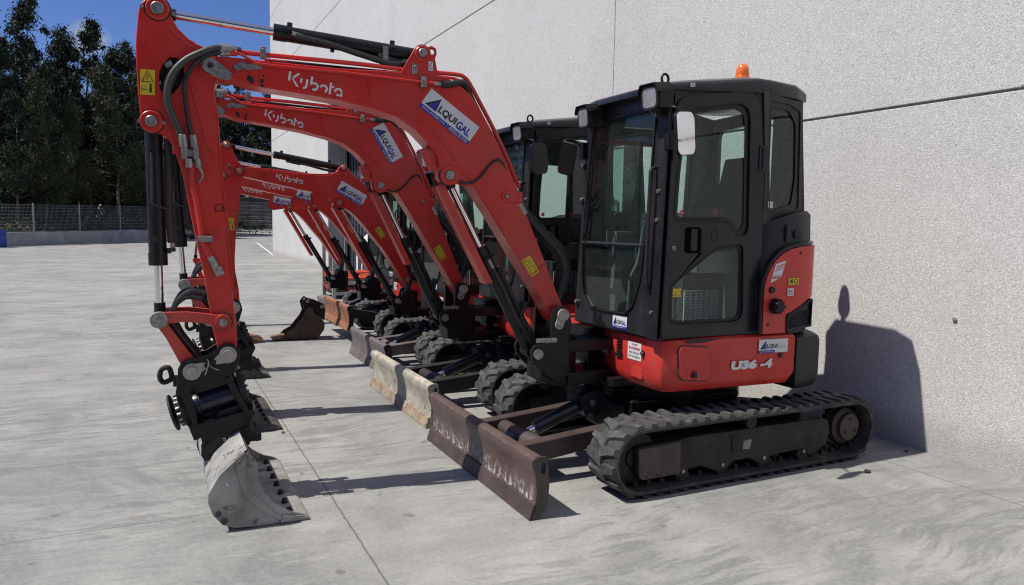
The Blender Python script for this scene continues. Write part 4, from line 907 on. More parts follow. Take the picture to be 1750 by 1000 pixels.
    m.tube([(-3.13,-.06,1.75),(-3.09,-.06,1.35),(-3.06,-.06,1.12)],.010); m.build('hose_ferrule', STEEL, ar, xf=xf)
    # cylinders
    ac = cylinder('arm_cylinder', P, (-3.299,2.787), (-1.838,2.69), .418, .0235, .044, xf)
    m = MB(); m.tube([(-2.58,-.048,2.725),(-2.40,-.05,2.70),(-2.20,-.05,2.655),(-2.02,-.05,2.62),(-1.90,-.05,2.64)], .018, n=8); m.box(-2.07,-2.04,-.06,.05,2.63,2.72,1); m.cyl((-2.60,-.045,2.74),(-2.54,-.05,2.725),.013,n=8,mi=1); m.tube([(-2.1,-.03,2.66),(-1.98,-.03,2.63),(-1.90,-.03,2.64)],.028)
    m.build('cylinder_hose', [HOSE, STEEL], ac, xf=xf)
    bc = cylinder('bucket_cylinder', P, (-3.335,1.093), (-3.343,2.182), .285, .0225, .047, xf)
    m = MB(); m.tube([(-3.27,-.03,2.10),(-3.268,-.03,1.9),(-3.272,-.03,1.7),(-3.262,-.03,1.52)], .020, n=8); m.tube([(-3.35,-.05,2.02),(-3.352,-.055,1.80),(-3.35,-.055,1.74),(-3.30,-.05,1.715),(-3.265,-.04,1.71)], .009, n=8); m.box(-3.285,-3.245,-.05,.0,1.47,1.49); m.cyl((-3.258,-.03,1.49),(-3.258,-.03,1.56),.012,n=8,mi=1); m.cyl((-3.35,-.03,1.54),(-3.35,-.058,1.54),.02,n=12)
    m.build('cylinder_hose', [HOSE, STEEL], bc, xf=xf)
    kc = cylinder('boom_cylinder', P, (-1.658,1.958), (-1.055,.80), .40, .0235, .044, xf)
    m = MB(); m.poly([(-1.720,1.885),(-1.705,1.90),(-1.372,1.275),(-1.392,1.262)], -.058, .058); m.poly([(-1.735,1.89),(-1.685,1.915),(-1.345,1.275),(-1.392,1.262)], -.062, -.052); m.poly([(-1.735,1.89),(-1.685,1.915),(-1.345,1.275),(-1.392,1.262)], .052, .062)
    m.build('rod_guard', REDW, kc, bevel=.003, xf=xf)
    m = MB(); m.tube([(-1.36,-.045,1.40),(-1.27,-.055,1.24),(-1.16,-.05,1.02),(-1.09,-.04,.93),(-1.03,-.03,.88)], .014, n=8); m.tube([(-1.30,-.02,1.38),(-1.19,-.02,1.17),(-1.10,-.02,1.0),(-1.03,-.02,.90)], .018, n=8); m.cyl((-1.375,-.04,1.43),(-1.345,-.05,1.37),.014,n=8,mi=1)
    m.build('cylinder_hose', [HOSE, STEEL], kc, xf=xf)
    # bucket linkage
    lk = None
    for sg in (-1, 1):
        m = MB(); m.poly(LINK, sg*.108, sg*.130); m.cyl((-3.329,sg*.10,1.094),(-3.329,sg*.145,1.094),.046,n=24,mi=1); m.cyl((-3.329,sg*.14,1.094),(-3.329,sg*.152,1.094),.028,n=6,mi=1); m.lathe([(.026,.0),(.045,.0),(.045,.02),(.037,.02),(.037,.012),(0,.012)],(-2.998,sg*.128,1.072),(0,sg,0),24)
        lk = m.build('guide_link', [REDW, STEEL], P, bevel=.003, xf=xf)
    m = MB(); m.poly(BLINK, -.085, -.050); m.poly(BLINK, .050, .085); m.poly([(-3.33,1.06),(-3.30,1.06),(-3.19,.86),(-3.22,.84)], -.05, .05)
    m.build('bucket_link', REDW, P, bevel=.004, xf=xf)
    m = MB()
    for k in range(5): m.tube([(-3.11,-.06+k*.03,1.20),(-3.20,-.06+k*.03,1.21+.01*k),(-3.27,-.06+k*.03,1.13),(-3.24,-.06+k*.03,1.02),(-3.17,-.05+k*.025,.91),(-3.10,-.05+k*.025,.80),(-3.06,-.04+k*.02,.72)], .014, n=8)
    m.tube([(-3.09,-.09,1.24),(-3.17,-.10,1.25),(-3.24,-.10,1.19),(-3.25,-.09,1.12)], .012)
    m.build('tool_hose', HOSE, P, xf=xf)
    # tilting coupler
    m = MB()
    for sg in (-1, 1):
        m.poly(EAR, sg*.100, sg*.125)
    m.poly([(-3.23,.76),(-3.15,.72),(-2.95,.77),(-2.96,.79),(-3.15,.745),(-3.22,.785)], -.1, .1)
    cp = m.build('tilt_coupler', BLACK, P, bevel=.004, xf=xf)
    for sg in (-1, 1):
        m = MB()
        for x, z, x2, z2 in ((-3.168,.794,-3.085,.830), (-2.976,.882,-3.055,.845)):
            m.cyl((x,sg*.124,z),(x,sg*.137,z),.048,n=24); m.poly([(x,z+.044),(x2,z2+.016),(x2,z2-.016),(x,z-.044)], sg*.125, sg*.135); m.cyl((x2,sg*.12,z2),(x2,sg*.15,z2),.017,n=10,mi=1)
            m.cyl((x,sg*.13,z),(x,sg*.152,z),.030,n=20)
        if sg < 0: m.tube([(-3.085,-.15,.865),(-3.078,-.155,.84),(-3.09,-.155,.80),(-3.10,-.15,.775)],.0035,mi=2); m.tube([(-3.085,-.152,.84),(-3.05,-.155,.81),(-3.025,-.15,.80)],.0035,mi=2)
        m.build('lock_pin', [PIN, BLACK, STEEL], cp, xf=xf)
    ax = Vector((.96, 0, .28)).normalized(); c0 = Vector((-3.05, 0, .60))
    m = MB(); m.lathe([(0,-.13),(.070,-.13),(.073,-.125),(.073,-.09),(.066,-.085),(.066,.10),(.073,.105),(.073,.14),(0,.14)], c0, ax, 28); m.build('tilt_actuator', BLACKB, cp, xf=xf)
    m = MB(); m.lathe([(0,-.245),(.105,-.245),(.108,-.24),(.108,-.232),(0,-.232)], c0, ax, 28); m.lathe([(0,-.215),(.088,-.215),(.088,-.19),(.098,-.188),(.098,-.13),(.07,-.125)], c0, ax, 28); m.cyl(c0-ax*.23, c0+ax*.17, .03, n=10); m.lathe([(.07,.14),(.10,.145),(.10,.175),(.0,.18)], c0, ax, 28)
    a1 = Vector((0,1,0)); a2 = ax.cross(a1)
    for k in range(16):
        q = c0+ax*-.19+(a1*math.cos(k*.3927)+a2*math.sin(k*.3927))*.088; m.cyl(q, q-ax*.022, .009, n=6, mi=1)
        q = c0+ax*.17+(a1*math.cos(k*.3927)+a2*math.sin(k*.3927))*.088; m.cyl(q, q+ax*.016, .008, n=6, mi=0)
    m.build('flange', [DUSTY, STEEL], cp, bevel=.002, xf=xf)
    m = MB(); m.poly([(-3.19,.70),(-2.97,.755),(-2.90,.55),(-3.13,.49)], -.01, .09)
    for k in range(3): m.tube([(-3.10+.02*k,-.02,.49),(-3.02,-.06,.50+.015*k),(-2.94,-.07,.535+.012*k),(-2.89,-.04,.56)], .012, n=7)
    m.build('hose_block', HOSE, cp, xf=xf)
    m = MB(); m.poly(LOWER, -.12, .12)
    for y in (-.125, .10): m.poly([(-3.255,.66),(-3.225,.66),(-3.135,.40),(-3.165,.39)], y, y+.025); m.poly([(-3.0,.745),(-2.965,.755),(-2.85,.51),(-2.88,.50)], y, y+.025)
    m.build('lower_cradle', BLACK, cp, bevel=.004, xf=xf)
    m = MB()
    for y in (-.115, .09): m.poly(HITCH, y, y+.025)
    m.poly([(-3.10,.385),(-2.9,.43),(-2.88,.37),(-3.06,.31)], -.09, .09); m.cyl((-2.865,-.12,.40),(-2.865,.12,.40),.03,n=16); m.box(-2.86,-2.80,-.11,.11,.355,.40)
    d = m.build('quick_hitch', DUSTY, cp, bevel=.004, xf=xf)
    dd = Decal((-3.06,-.1155,.345),(.97,0,.24),(-.24,0,.97),(0,-1,0)); dd.text('F"36',0,.10,0,.034,0,1,0,.2); dd.build('chalk_mark',[LOGO],cp,xf)
    m = MB(); m.tube([(-3.26,0,.735),(-3.285,0,.730),(-3.325,0,.715),(-3.345,0,.745),(-3.335,0,.790),(-3.30,0,.800),(-3.285,0,.765),(-3.283,0,.735)], .0145, n=10); m.box(-3.275,-3.22,-.02,.02,.69,.75)
    m.build('lifting_hook', DUSTY, cp, xf=xf)
    ditch_bucket(P, BUCKET, -.32, .765, BUCK, None)
def ditch_bucket(P, prof, y0, y1, mat, xf, parts=True):
    prof = [(x, max(.004, z)) for x, z in inset(prof, -.007)]; m = MB(); path = [(-2.935,.418),(-2.99,.378),(-3.062,.312),(-3.112,.222),(-3.114,.176),(-3.092,.108),(-3.048,.050),(-2.99,.024),(-2.881,.010),(-2.74,.008)]
    inn = [(a+(.014 if a < -3.0 else .010), b_+.014) for a, b_ in path]
    m.poly(path+inn[::-1], y0+.012, y1-.012)
    m.poly([(-2.95,.40),(-2.93,.415),(-2.90,.385),(-2.92,.37)], y0+.013, y1-.013)
    bk = m.build('bucket', mat, P, bevel=.003, xf=xf)
    for y in (y0, y1-.016):
        m = MB(); m.poly(prof, y, y+.016); m.build('side_plate', mat, bk, bevel=.003, xf=xf)
    m = MB(); m.poly([(-2.99,.372),(-2.945,.40),(-2.93,.30),(-2.90,.19),(-2.80,.08),(-2.74,.03),(-2.76,.02),(-2.84,.07),(-2.95,.19)], y0-.006, y0-.001); m.poly([(-2.75,.05),(-2.64,.03),(-2.612,.012),(-2.62,.006),(-2.745,.006)], y0-.010, y0-.001); m.build('side_cutter', mat, bk, bevel=.001, xf=xf)
    m = MB(); m.poly([(-2.76,.006),(-2.62,.004),(-2.60,.006),(-2.62,.022),(-2.76,.024)], y0-.012, y1+.012); m.build('cutting_lip', mat, bk, bevel=.003, xf=xf)
    m = MB(); n = 7
    for k in range(n):
        y = y0+.09+(y1-y0-.18)*k/(n-1); m = MB(); m.cyl((-2.70,y,.022),(-2.70,y,.05),.02,.013,n=8); m.build('lip_bolt', DUSTY, bk, xf=xf)
    m = MB(); m.poly(circ(-3.075,.105,.016,12),y0-.003,y0-.0005); m.poly(circ(-3.045,.062,.018,12),y0-.003,y0-.0005); m.poly([(q[0],q[1]) for q in circ(-3.03,.26,.008,10)],y0-.003,y0-.0005,mi=1); m.build('drain_hole', [GAP, LOGO], bk, xf=xf)
    for y in ((y0+y1)/2-.115, (y0+y1)/2+.09):
        m = MB(); m.poly([(-3.11,.30),(-3.12,.35),(-3.05,.40),(-2.90,.43),(-2.91,.39),(-2.98,.36),(-3.05,.31)], y, y+.025); m.build('bucket_ear', BUCKD if mat is not BUCK else DUSTY, bk, bevel=.004, xf=xf)
    return bk

def arc_plan(Rr, a0, a1, n=14): return [(Rr*math.cos(R(a0+(a1-a0)*i/n)), Rr*math.sin(R(a0+(a1-a0)*i/n))) for i in range(n+1)]
def ring(plan, z, d=0.0):
    pl_ = inset(plan, d) if d else plan
    return [Vector((x, y, z(x) if callable(z) else z)) for x, y in pl_]
def upper(P, model=True, beacon=True):
    out = []
    # lower red shroud
    plan = [(-.44,.02),(-.475,-.02),(-.492,-.30),(-.490,-.60),(-.470,-.672),(-.41,-.706),(-.20,-.725),(.20,-.750),(.585,-.775),(.60,-.70),(.60,.70),(.585,.775),(.1,.755),(-.25,.735),(-.36,.70),(-.38,.30),(-.38,.06)]
    m = MB(); m.loft([ring(plan, .600, .045), ring(plan, .615, .032), ring(plan, .685, .0), ring(plan, .915), ring(plan, .938, .008), ring(plan, .950, .03)])
    sh = m.build('body_shroud', RED, P, bevel=.006, angle=50)
    m = MB(); m.poly(rnd([(-.378,.905),(-.14,.890),(-.128,.672),(-.362,.690)], .04), -.7355, -.725); m.poly(rnd([(-.386,.913),(-.132,.897),(-.120,.664),(-.370,.682)], .045), -.728, -.720, mi=1)
    sg_ = Matrix.Translation((-.25,-.73,0)) @ Matrix.Rotation(R(-3.4), 4, 'Z') @ Matrix.Translation((.25,.73,0))
    h = m.build('hatch', [RED, GAP], sh, bevel=.003, xf=sg_)
    m = MB(); m.lathe([(0,0),(.018,0),(.020,.012),(0,.014)], (-.262,-.732,.715), (0,-1,0), 14); m.poly([(-.27,.735),(-.255,.745),(-.25,.70),(-.275,.70)],-.758,-.744); m.build('hatch_lock', BLACK, sh)
    yb = lambda x: -.727-(x+.20)*.0635
    U = Vector((.998,-.0635,0)).normalized(); Nn = Vector((-.0635,-.998,0)).normalized()
    alquigal((.262,yb(.262)-.004,.828), U, (0,0,1), Nn, .250, .092, sh, faded=model, small=True)
    if model:
        d = Decal((.035,yb(.035)-.004,.728), U, (0,0,1), Nn); d.text('U36', 0, .215, 0, .062, 0, 1, .075, .16); d.text('-4', .245, .345, 0, .062, 0, 1, .055, .16); d.build('model_lettering', [LOGO], sh)
    m = MB(); m.cyl((.455,yb(.455),.805),(.455,yb(.455)-.008,.805),.017,n=16); m.build('reflector', BLACK, sh)
    m = MB(); m.poly(rnd([(-.33,.948),(.02,.940),(.04,.928),(-.02,.918),(-.30,.922)], .01), -.737, -.728); m.build('scraped_patch', DUSTY, sh, xf=Matrix.Translation((0,.012,0)))
    # things on the front of the shroud
    d = Decal((-.4925,-.335,.775), (0,-1,0), (0,0,1), (-1,0,0)); d.rect(0,.150,0,.118,0); d.text('EQUIPO',.05,.11,.095,.108,1,1,.02); d.text('NO AUTORIZADO',.012,.138,.068,.086,1,1,.03); d.text('PARA CIRCULAR',.02,.13,.040,.055,2,1,.01); d.text('POR VIA PUBLICA',.012,.138,.014,.029,2,1,.01); d.build('notice_sticker', [WHITE, REDINK, GREYP], sh)
    m = MB()
    for k in range(5): m.box(-.4965,-.488,-.268,-.205,.795+k*.020,.808+k*.020)
    m.box(-.503,-.488,-.275,-.200,.768,.790); m.build('vent', BLACK, sh)
    d = Decal((-.4925,.0,.765), (0,-1,0), (0,0,1), (-1,0,0)); d.rect(.02,.095,0,.055,0); d.build('data_plate', [STEEL], sh)
    m = MB(); m.cyl((-.485,-.505,.835),(-.500,-.505,.835),.018,n=16); m.cyl((-.485,-.505,.835),(-.512,-.505,.835),.011,n=12,mi=1); m.cyl((-.485,-.035,.86),(-.497,-.035,.86),.014,n=10); m.build('screw_cap', [BLACK, STEEL], sh)
    m = MB(); m.poly(rnd([(-.49,.735),(-.395,.735),(-.375,.665),(-.505,.655)],.02), -.494, -.489, YZ); m.build('recess_cover', RED, sh, bevel=.004)
    # counterweight
    cw = [(.592,-.785)] + arc_plan(1.135, -41, 41, 16) + [(.592,.785)]
    m = MB(); m.loft([ring(cw, .548, .05), ring(cw, .575, .02), ring(cw, .62, .0), ring(cw, .885), ring(cw, .918, .012), ring(cw, .932, .05)])
    o = m.build('counterweight', DARKM, P, bevel=.006, angle=50)
    # engine hood: black moulding wrapped round the back, red side cover over it
    hood = [(.30,-.700),(.34,-.730),(.60,-.735)] + arc_plan(1.035, -41, 41, 14) + [(.60,.735),(.30,.74)]
    m = MB(); m.loft([ring(hood, .94), ring(hood, 1.60), ring(hood, lambda x: 1.66+.10*min(1, max(0, (x-.3)/.35)), .006), ring(hood, lambda x: 1.69+.10*min(1, max(0, (x-.3)/.35)), .03)])
    hd = m.build('engine_hood', DARKM, P, bevel=.006, angle=50)
    m = MB(); m.lathe([(0,0),(.030,0),(.034,.004),(.026,.010),(.010,.004),(0,.004)], (.585,-.742,1.63), (0,-1,0), 18); m.poly(rrect(.475,.515,1.57,1.69,.018), -.748, -.735); m.poly(rrect(.486,.502,1.595,1.665,.007), -.752, -.747, mi=1); m.build('hood_latch', [DARKM, GAP], hd, bevel=.002)
    sp_ = [Vector((x, y, 0)) for x, y in [(.29,-.745),(.60,-.750)] + arc_plan(1.048, -44, 40, 40)]
    cum = [0.0]
    for i in range(1, len(sp_)): cum.append(cum[-1]+(sp_[i]-sp_[i-1]).length)
    def sat(s_, n):
        for i in range(1, len(sp_)):
            if s_ <= cum[i] or i == len(sp_)-1:
                d = (sp_[i]-sp_[i-1]); u = (s_-cum[i-1])/d.length; t_ = d.normalized(); q = sp_[i-1]+d*u
                return q + Vector((t_.y, -t_.x, 0))*n
    TOP = [(0,1.27),(.02,1.345),(.05,1.40),(.09,1.45),(.15,1.495),(.22,1.525),(.30,1.54),(.40,1.55),(.6,1.555),(1.3,1.555)]
    BOT = [(0,.958),(.205,.956),(.2052,1.085),(.25,1.10),(.40,1.17),(.47,1.20),(.55,1.21),(1.3,1.21)]
    def lerp(T, s_):
        for i in range(1, len(T)):
            if s_ <= T[i][0]: u = (s_-T[i-1][0])/(T[i][0]-T[i-1][0]); return T[i-1][1]+(T[i][1]-T[i-1][1])*u
        return T[-1][1]
    ss = sorted(set([0,.02,.05,.09,.12,.15,.18,.205,.2052,.22,.25,.30] + [.30+.05*i for i in range(1, 21)]))
    def wrap(n0, n1, dt, db, s0=0.0):
        vs = []
        for s_ in ss:
            if s_ < s0: continue
            for n_ in (n0, n1):
                for z in (lerp(BOT, s_)+db, lerp(TOP, s_)+dt):
                    q = sat(s_, n_); vs.append((q.x, q.y, z))
        k = len(vs)//4; fs = []
        for i in range(k-1):
            a, b_ = 4*i, 4*i+4
            fs += [(a, a+1, b_+1, b_), (a+2, b_+2, b_+3, a+3), (a, b_, b_+2, a+2), (a+1, a+3, b_+3, b_+1)]
        fs += [(0,2,3,1), (4*k-4,4*k-3,4*k-1,4*k-2)]
        return vs, fs
    m = MB(); m.add(*wrap(-.012, .016, 0, 0)); cv = m.build('side_cover', RED, P, angle=45)
    m = MB(); m.tube([sat(-.022, .008)+Vector((0,0,.96)), sat(-.022, .008)+Vector((0,0,1.26))] + [sat(s_-.014, .008)+Vector((0,0,z+.014)) for s_, z in TOP[1:9]], .013, n=8, sub=4); m.build('rubber_seal', BLACK, cv)
    m = MB(); m.lathe([(0,-.02),(.05,-.02),(.055,0),(.05,.012),(.042,.014),(.042,.05),(.036,.06),(0,.06)], (.385,-.762,1.144), (-.15,-1,0), 20)
    for k in range(10):
        a = k*.628; m.cyl((.385+.042*math.cos(a),-.775,1.144+.042*math.sin(a)),(.38+.042*math.cos(a),-.815,1.144+.042*math.sin(a)),.009,n=6)
    m.box(.345,.425,-.83,-.80,1.134,1.154); m.build('fuel_cap', BLACK, cv)
    m = MB(); m.cyl((.352,-.755,1.252),(.352,-.775,1.252),.022,n=14); m.cyl((.60,-.755,1.50),(.60,-.77,1.50),.008,n=8); m.cyl((.335,-.755,1.02),(.335,-.77,1.02),.008,n=8); m.build('cover_lock', BLACK, cv)
    d = Decal((.335,-.7625,1.30),(1,-.01,0),(.02,0,1),(0,-1,0)); d.poly([(0,.0),(.095,.035),(.13,.15),(.04,.125)],0); d.text('GASOLEO-A',.012,.098,.025,.05,1,1,.02,.3); d.stroke([(.035,.075),(.108,.098)],.004,1,1); d.stroke([(.04,.09),(.113,.113)],.004,1,1); d.stroke([(.046,.105),(.12,.127)],.006,1,1); d.build('fuel_sticker',[WHITE,REDINK],cv)
    d = Decal((.495,-.768,1.285),(1,-.015,0),(0,0,1),(0,-1,0)); d.rect(0,.095,0,.045,0); d.text('98',.012,.042,.008,.037,1,1,.03); d.stroke([(.07+.015*math.cos(R(30*k)),.0225+.015*math.sin(R(30*k))) for k in range(13)],.005,1,1); d.build('noise_sticker',[YELLOW,INK],cv)
    d = Decal((.492,-.768,1.21),(1,-.015,0),(0,0,1),(0,-1,0)); d.rect(0,.055,0,.052,0); d.stroke([(.012,.012),(.042,.012),(.042,.03),(.012,.03),(.012,.012)],.005,1,1); d.stroke([(.015,.042),(.02,.036)],.006,1,1); d.stroke([(.035,.042),(.04,.036)],.006,1,1); d.build('hook_sticker',[WHITE,INK],cv)
    # side grille
    m = MB(); gp = [(.497,.968),(.497,1.060),(.53,1.075)]
    vs = []; gs = [.205,.22,.26,.30,.34,.38,.42,.47]
    gt = lambda s_: 1.078+(s_-.21)*.40
    for s_ in gs:
        for n_ in (-.01, .012):
            for z in (.958+(s_-.205)*.12, gt(s_)):
                q = sat(s_, n_); vs.append((q.x, q.y, z))
    k = len(gs); fs = []
    for i in range(k-1):
        a, b_ = 4*i, 4*i+4; fs += [(a+2, b_+2, b_+3, a+3), (a, b_, b_+2, a+2), (a+1, a+3, b_+3, b_+1)]
    fs += [(0,2,3,1), (4*k-4,4*k-3,4*k-1,4*k-2)]; m.add(vs, fs, 0)
    def gq(s_, z, n_=.016): q = sat(s_, n_); return Vector((q.x, q.y, z))
    for i in range(13):
        for dr in (1, -1):
            s0 = .225+i*.018; pts = []
            for j in range(9):
                s_ = s0+dr*j*.018*.75; z = .985+.016*j*.9
                if .222 < s_ < .445 and .978 < z < gt(s_)-.02: pts.append(gq(s_, z, .0145))
            if len(pts) > 1: m.tube(pts, .0026, n=5, sub=1)
    m.tube([gq(.215,.972),gq(.215,1.06),gq(.23,1.079),gq(.46,1.172),gq(.46,.995),gq(.215,.972)], .012, n=8, sub=1)
    m.build('grille', BLACK, P)
    m = MB(); m.lathe([(0,0),(.012,0),(.012,.02),(.022,.022),(.022,.035),(.010,.04),(.016,.05),(.028,.07),(.024,.085),(.006,.10),(0,.10)], (.96,-.35,1.735), (.97,-.25,0), 16); m.build('hood_stop', BLACK, hd)
    # dark floor frame and the post mount at the front
    m = MB(); m.box(-.36,.60,-.66,.66,.60,.945); m.box(-.60,-.34,.00,.30,.86,.93); m.box(-.56,-.34,-.26,.30,.56,.62); m.box(-.84,-.36,-.14,.14,.57,.66); m.box(-.84,-.36,-.14,.14,.80,.88); m.cyl((-.83,0,.56),(-.83,0,.90),.105,n=28); m.box(-.58,-.36,.02,.34,.70,.76); m.cyl((-.50,.10,.60),(-.50,.10,.86),.035,n=12); m.cyl((-.46,.22,.60),(-.46,.22,.86),.03,n=12)
    m.build('main_frame', BLACK, P, bevel=.006)
    m = MB(); m.lathe([(0,0),(.045,0),(.05,.01),(.05,.02),(0,.025)], (-.54,-.10,.575), (0,0,1), 18); m.lathe([(0,0),(.035,0),(.035,.04),(0,.05)], (-.50,-.16,.52), (-1,0,0), 16); m.build('frame_fitting', DUSTY, P)
    # ------------- cab
    m = MB()
    # near side: A pillar, sill, B pillar and top rail round the door
    NEAR = [(-.545,.952),(.60,.952),(.60,1.3),(.32,1.3),(.262,2.55),(-.455,2.52),(-.50,2.44)]
    DOORH = [(-.515,.958),(.325,.955),(.240,2.50),(.20,2.535),(-.36,2.475),(-.45,2.43)]
    m.poly([(-.548,.95),(-.500,2.46),(-.455,2.51),(-.425,2.43),(-.462,2.37),(-.478,1.83),(-.508,.955)], -.69, -.60)
    m.poly([(-.508,.957),(.322,.957),(.318,1.02),(-.506,1.02)], -.655, -.60)
    m.poly([(.322,.955),(.300,1.70),(.240,2.47),(.19,2.555),(.34,2.575),(.345,2.10),(.375,1.70),(.375,.955)], -.697, -.60)
    m.poly([(-.47,2.43),(.26,2.53),(.30,2.53),(.30,2.575),(-.47,2.50)], -.688, -.60)
    # front: lower panel, glass opening
    GL = [(.225,1.534),(.205,1.895),(.17,2.33),(.11,2.395),(-.50,2.395),(-.555,2.34),(-.540,1.84),(-.515,1.545),(-.490,1.308),(-.425,1.14),(-.355,1.075),(-.10,1.068),(.085,1.075),(.180,1.15),(.215,1.298)]
    FRT = [(.30,.955),(.285,1.38),(.245,2.40),(.18,2.49),(.10,2.505),(-.60,2.505),(-.69,2.47),(-.69,.955)]
    lean = lambda z: -.535+(z-.95)*.030
    m.poly(FRT, -.035, .0, lambda u, v, n: (lean(v)+n+.035, u, v), holes=[GL])
    # far side with its window opening, rear frame
    m.poly([(-.53,.95),(.62,.95),(.62,2.50),(.30,2.55),(-.48,2.50)], 0, .035, lambda u, v, n: (u, .29-(v-.95)*.055-n, v), holes=[rnd([(-.36,1.42),(.44,1.42),(.44,2.32),(-.40,2.32)], .08)])
    m.poly([(-.55,.95),(.28,.95),(.20,2.5),(-.55,2.52)], .62, .66, YZ, holes=[rnd([(-.48,1.75),(.12,1.75),(.12,2.40),(-.48,2.44)], .06)])
    # rear quarter: framed window set at a slant, pillar behind it
    qa = R(11); QM = lambda u, v, n: (.335+u*math.cos(qa)-n*math.sin(qa)*0, -.695+u*math.sin(qa)+n, v)
    m.poly([(-.032,1.60),(.435,1.76),(.375,2.535),(-.09,2.55),(-.03,2.0)], 0, .03, QM, holes=[rnd([(.0,1.69),(.035,1.70),(.10,1.745),(.20,1.785),(.385,1.80),(.350,2.465),(.22,2.50),(.0,2.50),(-.02,2.48)], .03)])
    m.poly([(.735,1.74),(.795,1.74),(.715,2.55),(.65,2.55)], -.608, -.50); m.box(.66,.74,-.57,-.40,1.74,2.56)
    m.box(-.52,.62,-.66,.27,.94,.985)
    cab = m.build('cab_frame', DARK, P, bevel=.006)
    d = MB(); d.poly(rnd([(.0,1.69),(.035,1.70),(.10,1.745),(.20,1.785),(.385,1.80),(.350,2.465),(.22,2.50),(.0,2.50),(-.02,2.48)],.03), .008, .014, QM, holes=[rnd([(.03,1.735),(.10,1.785),(.19,1.81),(.30,1.83),(.335,2.0),(.310,2.38),(.22,2.46),(.01,2.46)],.03)])
    d.build('window_border', BLACK, cab)
    d = MB(); d.poly(rnd([(.0,1.69),(.035,1.70),(.10,1.745),(.20,1.785),(.385,1.80),(.350,2.465),(.22,2.50),(.0,2.50),(-.02,2.48)],.03), .016, .019, QM); d.build('quarter_window', GLASS, cab)
    d = MB(); d.poly([(-.36,1.40),(.46,1.40),(.46,2.34),(-.40,2.34)], .012, .016, lambda u, v, n: (u, .29-(v-.95)*.055-n, v)); d.build('far_window', GLASS, cab)
    d = MB(); d.poly(rnd([(-.36,1.42),(.44,1.42),(.44,2.32),(-.40,2.32)], .08), .0, .010, lambda u, v, n: (u, .285-(v-.95)*.055-n, v), holes=[rnd([(-.32,1.48),(.40,1.48),(.40,2.26),(-.36,2.26)], .07)]); d.box(-.055,-.03,.20,.225,1.42,2.32); d.build('far_window_border', BLACK, cab)
    d = MB(); d.poly([(-.49,1.74),(.21,1.74),(.17,2.43),(-.49,2.43)], .645, .649, YZ); d.build('rear_window', GLASS, cab)
    # windscreen in two panes with the bar between
    up = [q for q in GL if q[1] > 1.5]; lo = [q for q in GL if q[1] < 1.56]
    FM = lambda u, v, n: (lean(v)+n, u, v)
    d = MB(); d.poly([(.225,1.545),(.205,1.895),(.17,2.33),(.11,2.395),(-.50,2.395),(-.555,2.34),(-.540,1.84),(-.515,1.545)], .006, .010, FM); ws = d.build('windscreen', GLASS, P)
    d = MB(); d.poly([(.225,1.530),(-.515,1.530),(-.490,1.308),(-.425,1.14),(-.355,1.075),(-.10,1.068),(.085,1.075),(.180,1.15),(.215,1.298)], .006, .010, FM); d.build('lower_pane', GLASS, ws)
    d = MB(); d.cyl((lean(1.537)-.006,.225,1.537),(lean(1.537)-.006,-.515,1.537),.0125,n=12); d.build('crossbar', DARKM, ws)
    d = MB(); d.tube([(lean(z)-.004,y,z) for y, z in GL+GL[:1]], .010, n=6, sub=1); d.build('glass_seal', BLACK, ws)
    d = MB(); d.tube([(-.545,.16,1.60),(-.53,.13,1.95),(-.525,.11,2.03)],.010); d.tube([(-.535,.175,1.52),(-.525,.125,1.95),(-.51,.085,2.19)],.007); d.tube([(-.53,.10,2.20),(-.535,.135,1.9),(-.545,.165,1.62)],.009,sub=3); d.tube([(-.53,.13,1.80),(-.528,.06,1.83),(-.528,.02,1.88)],.006); d.build('wiper', BLACK, ws)
    alquigal((lean(1.0)-.001,-.205,.972), (0,-1,0), (.03,0,1), (-1,0,.03), .165, .085, cab, small=True)
    # grab rail and fittings on the near A pillar
    d = MB(); d.tube([(-.505,-.605,2.03),(-.56,-.612,2.01),(-.565,-.612,1.93),(-.575,-.615,1.55),(-.575,-.615,1.36),(-.56,-.612,1.28),(-.535,-.605,1.27)], .012, n=10); d.build('grab_rail', DARKM, P)
    d = MB()
    for y, zs in ((-.64, (1.12,1.70,1.88)), (.262, (1.10,1.85,2.1))):
        for z in zs:
            d = MB(); d.cyl((lean(z)+.0,y,z),(lean(z)-.022,y,z),.013,n=10); d.cyl((lean(z),y,z-.02),(lean(z)-.012,y,z-.02),.018,n=10,mi=1); d.build('glass_catch', [STEEL, BLACK], cab)
    # door
    dh1 = rnd([(-.447,1.70),(-.432,1.98),(-.390,2.34),(-.335,2.39),(.05,2.462),(.125,2.44),(.150,2.38),(.178,1.66),(.160,1.615),(.103,1.605),(.040,1.652),(-.005,1.695),(-.085,1.706)], .035)
    dh2 = rnd([(-.455,1.272),(-.42,1.31),(-.113,1.518),(-.05,1.540),(.12,1.556),(.142,1.53),(.162,1.105),(.140,1.052),(.085,1.042),(-.362,1.043),(-.435,1.055),(-.450,1.10)], .03)
    d = MB(); d.poly(rnd([(-.506,.958),(.312,.955),(.300,1.70),(.236,2.46),(.200,2.525),(.138,2.545),(-.363,2.468),(-.43,2.437),(-.462,2.37),(-.478,1.833)], .03), -.705, -.672, holes=[dh1, dh2])
    dr = d.build('door', DARK, P, bevel=.004)
    g1 = rnd([(-.412,1.722),(-.400,1.98),(-.366,2.323),(-.310,2.366),(.020,2.424),(.088,2.402),(.112,2.342),(.140,1.690),(.122,1.657),(.095,1.648),(.05,1.70),(-.005,1.728),(-.085,1.730)], .03)
    g2 = rnd([(-.425,1.290),(-.11,1.497),(-.05,1.515),(.108,1.528),(.122,1.50),(.140,1.115),(.12,1.072),(.075,1.064),(-.355,1.066),(-.418,1.078),(-.425,1.11)], .03)
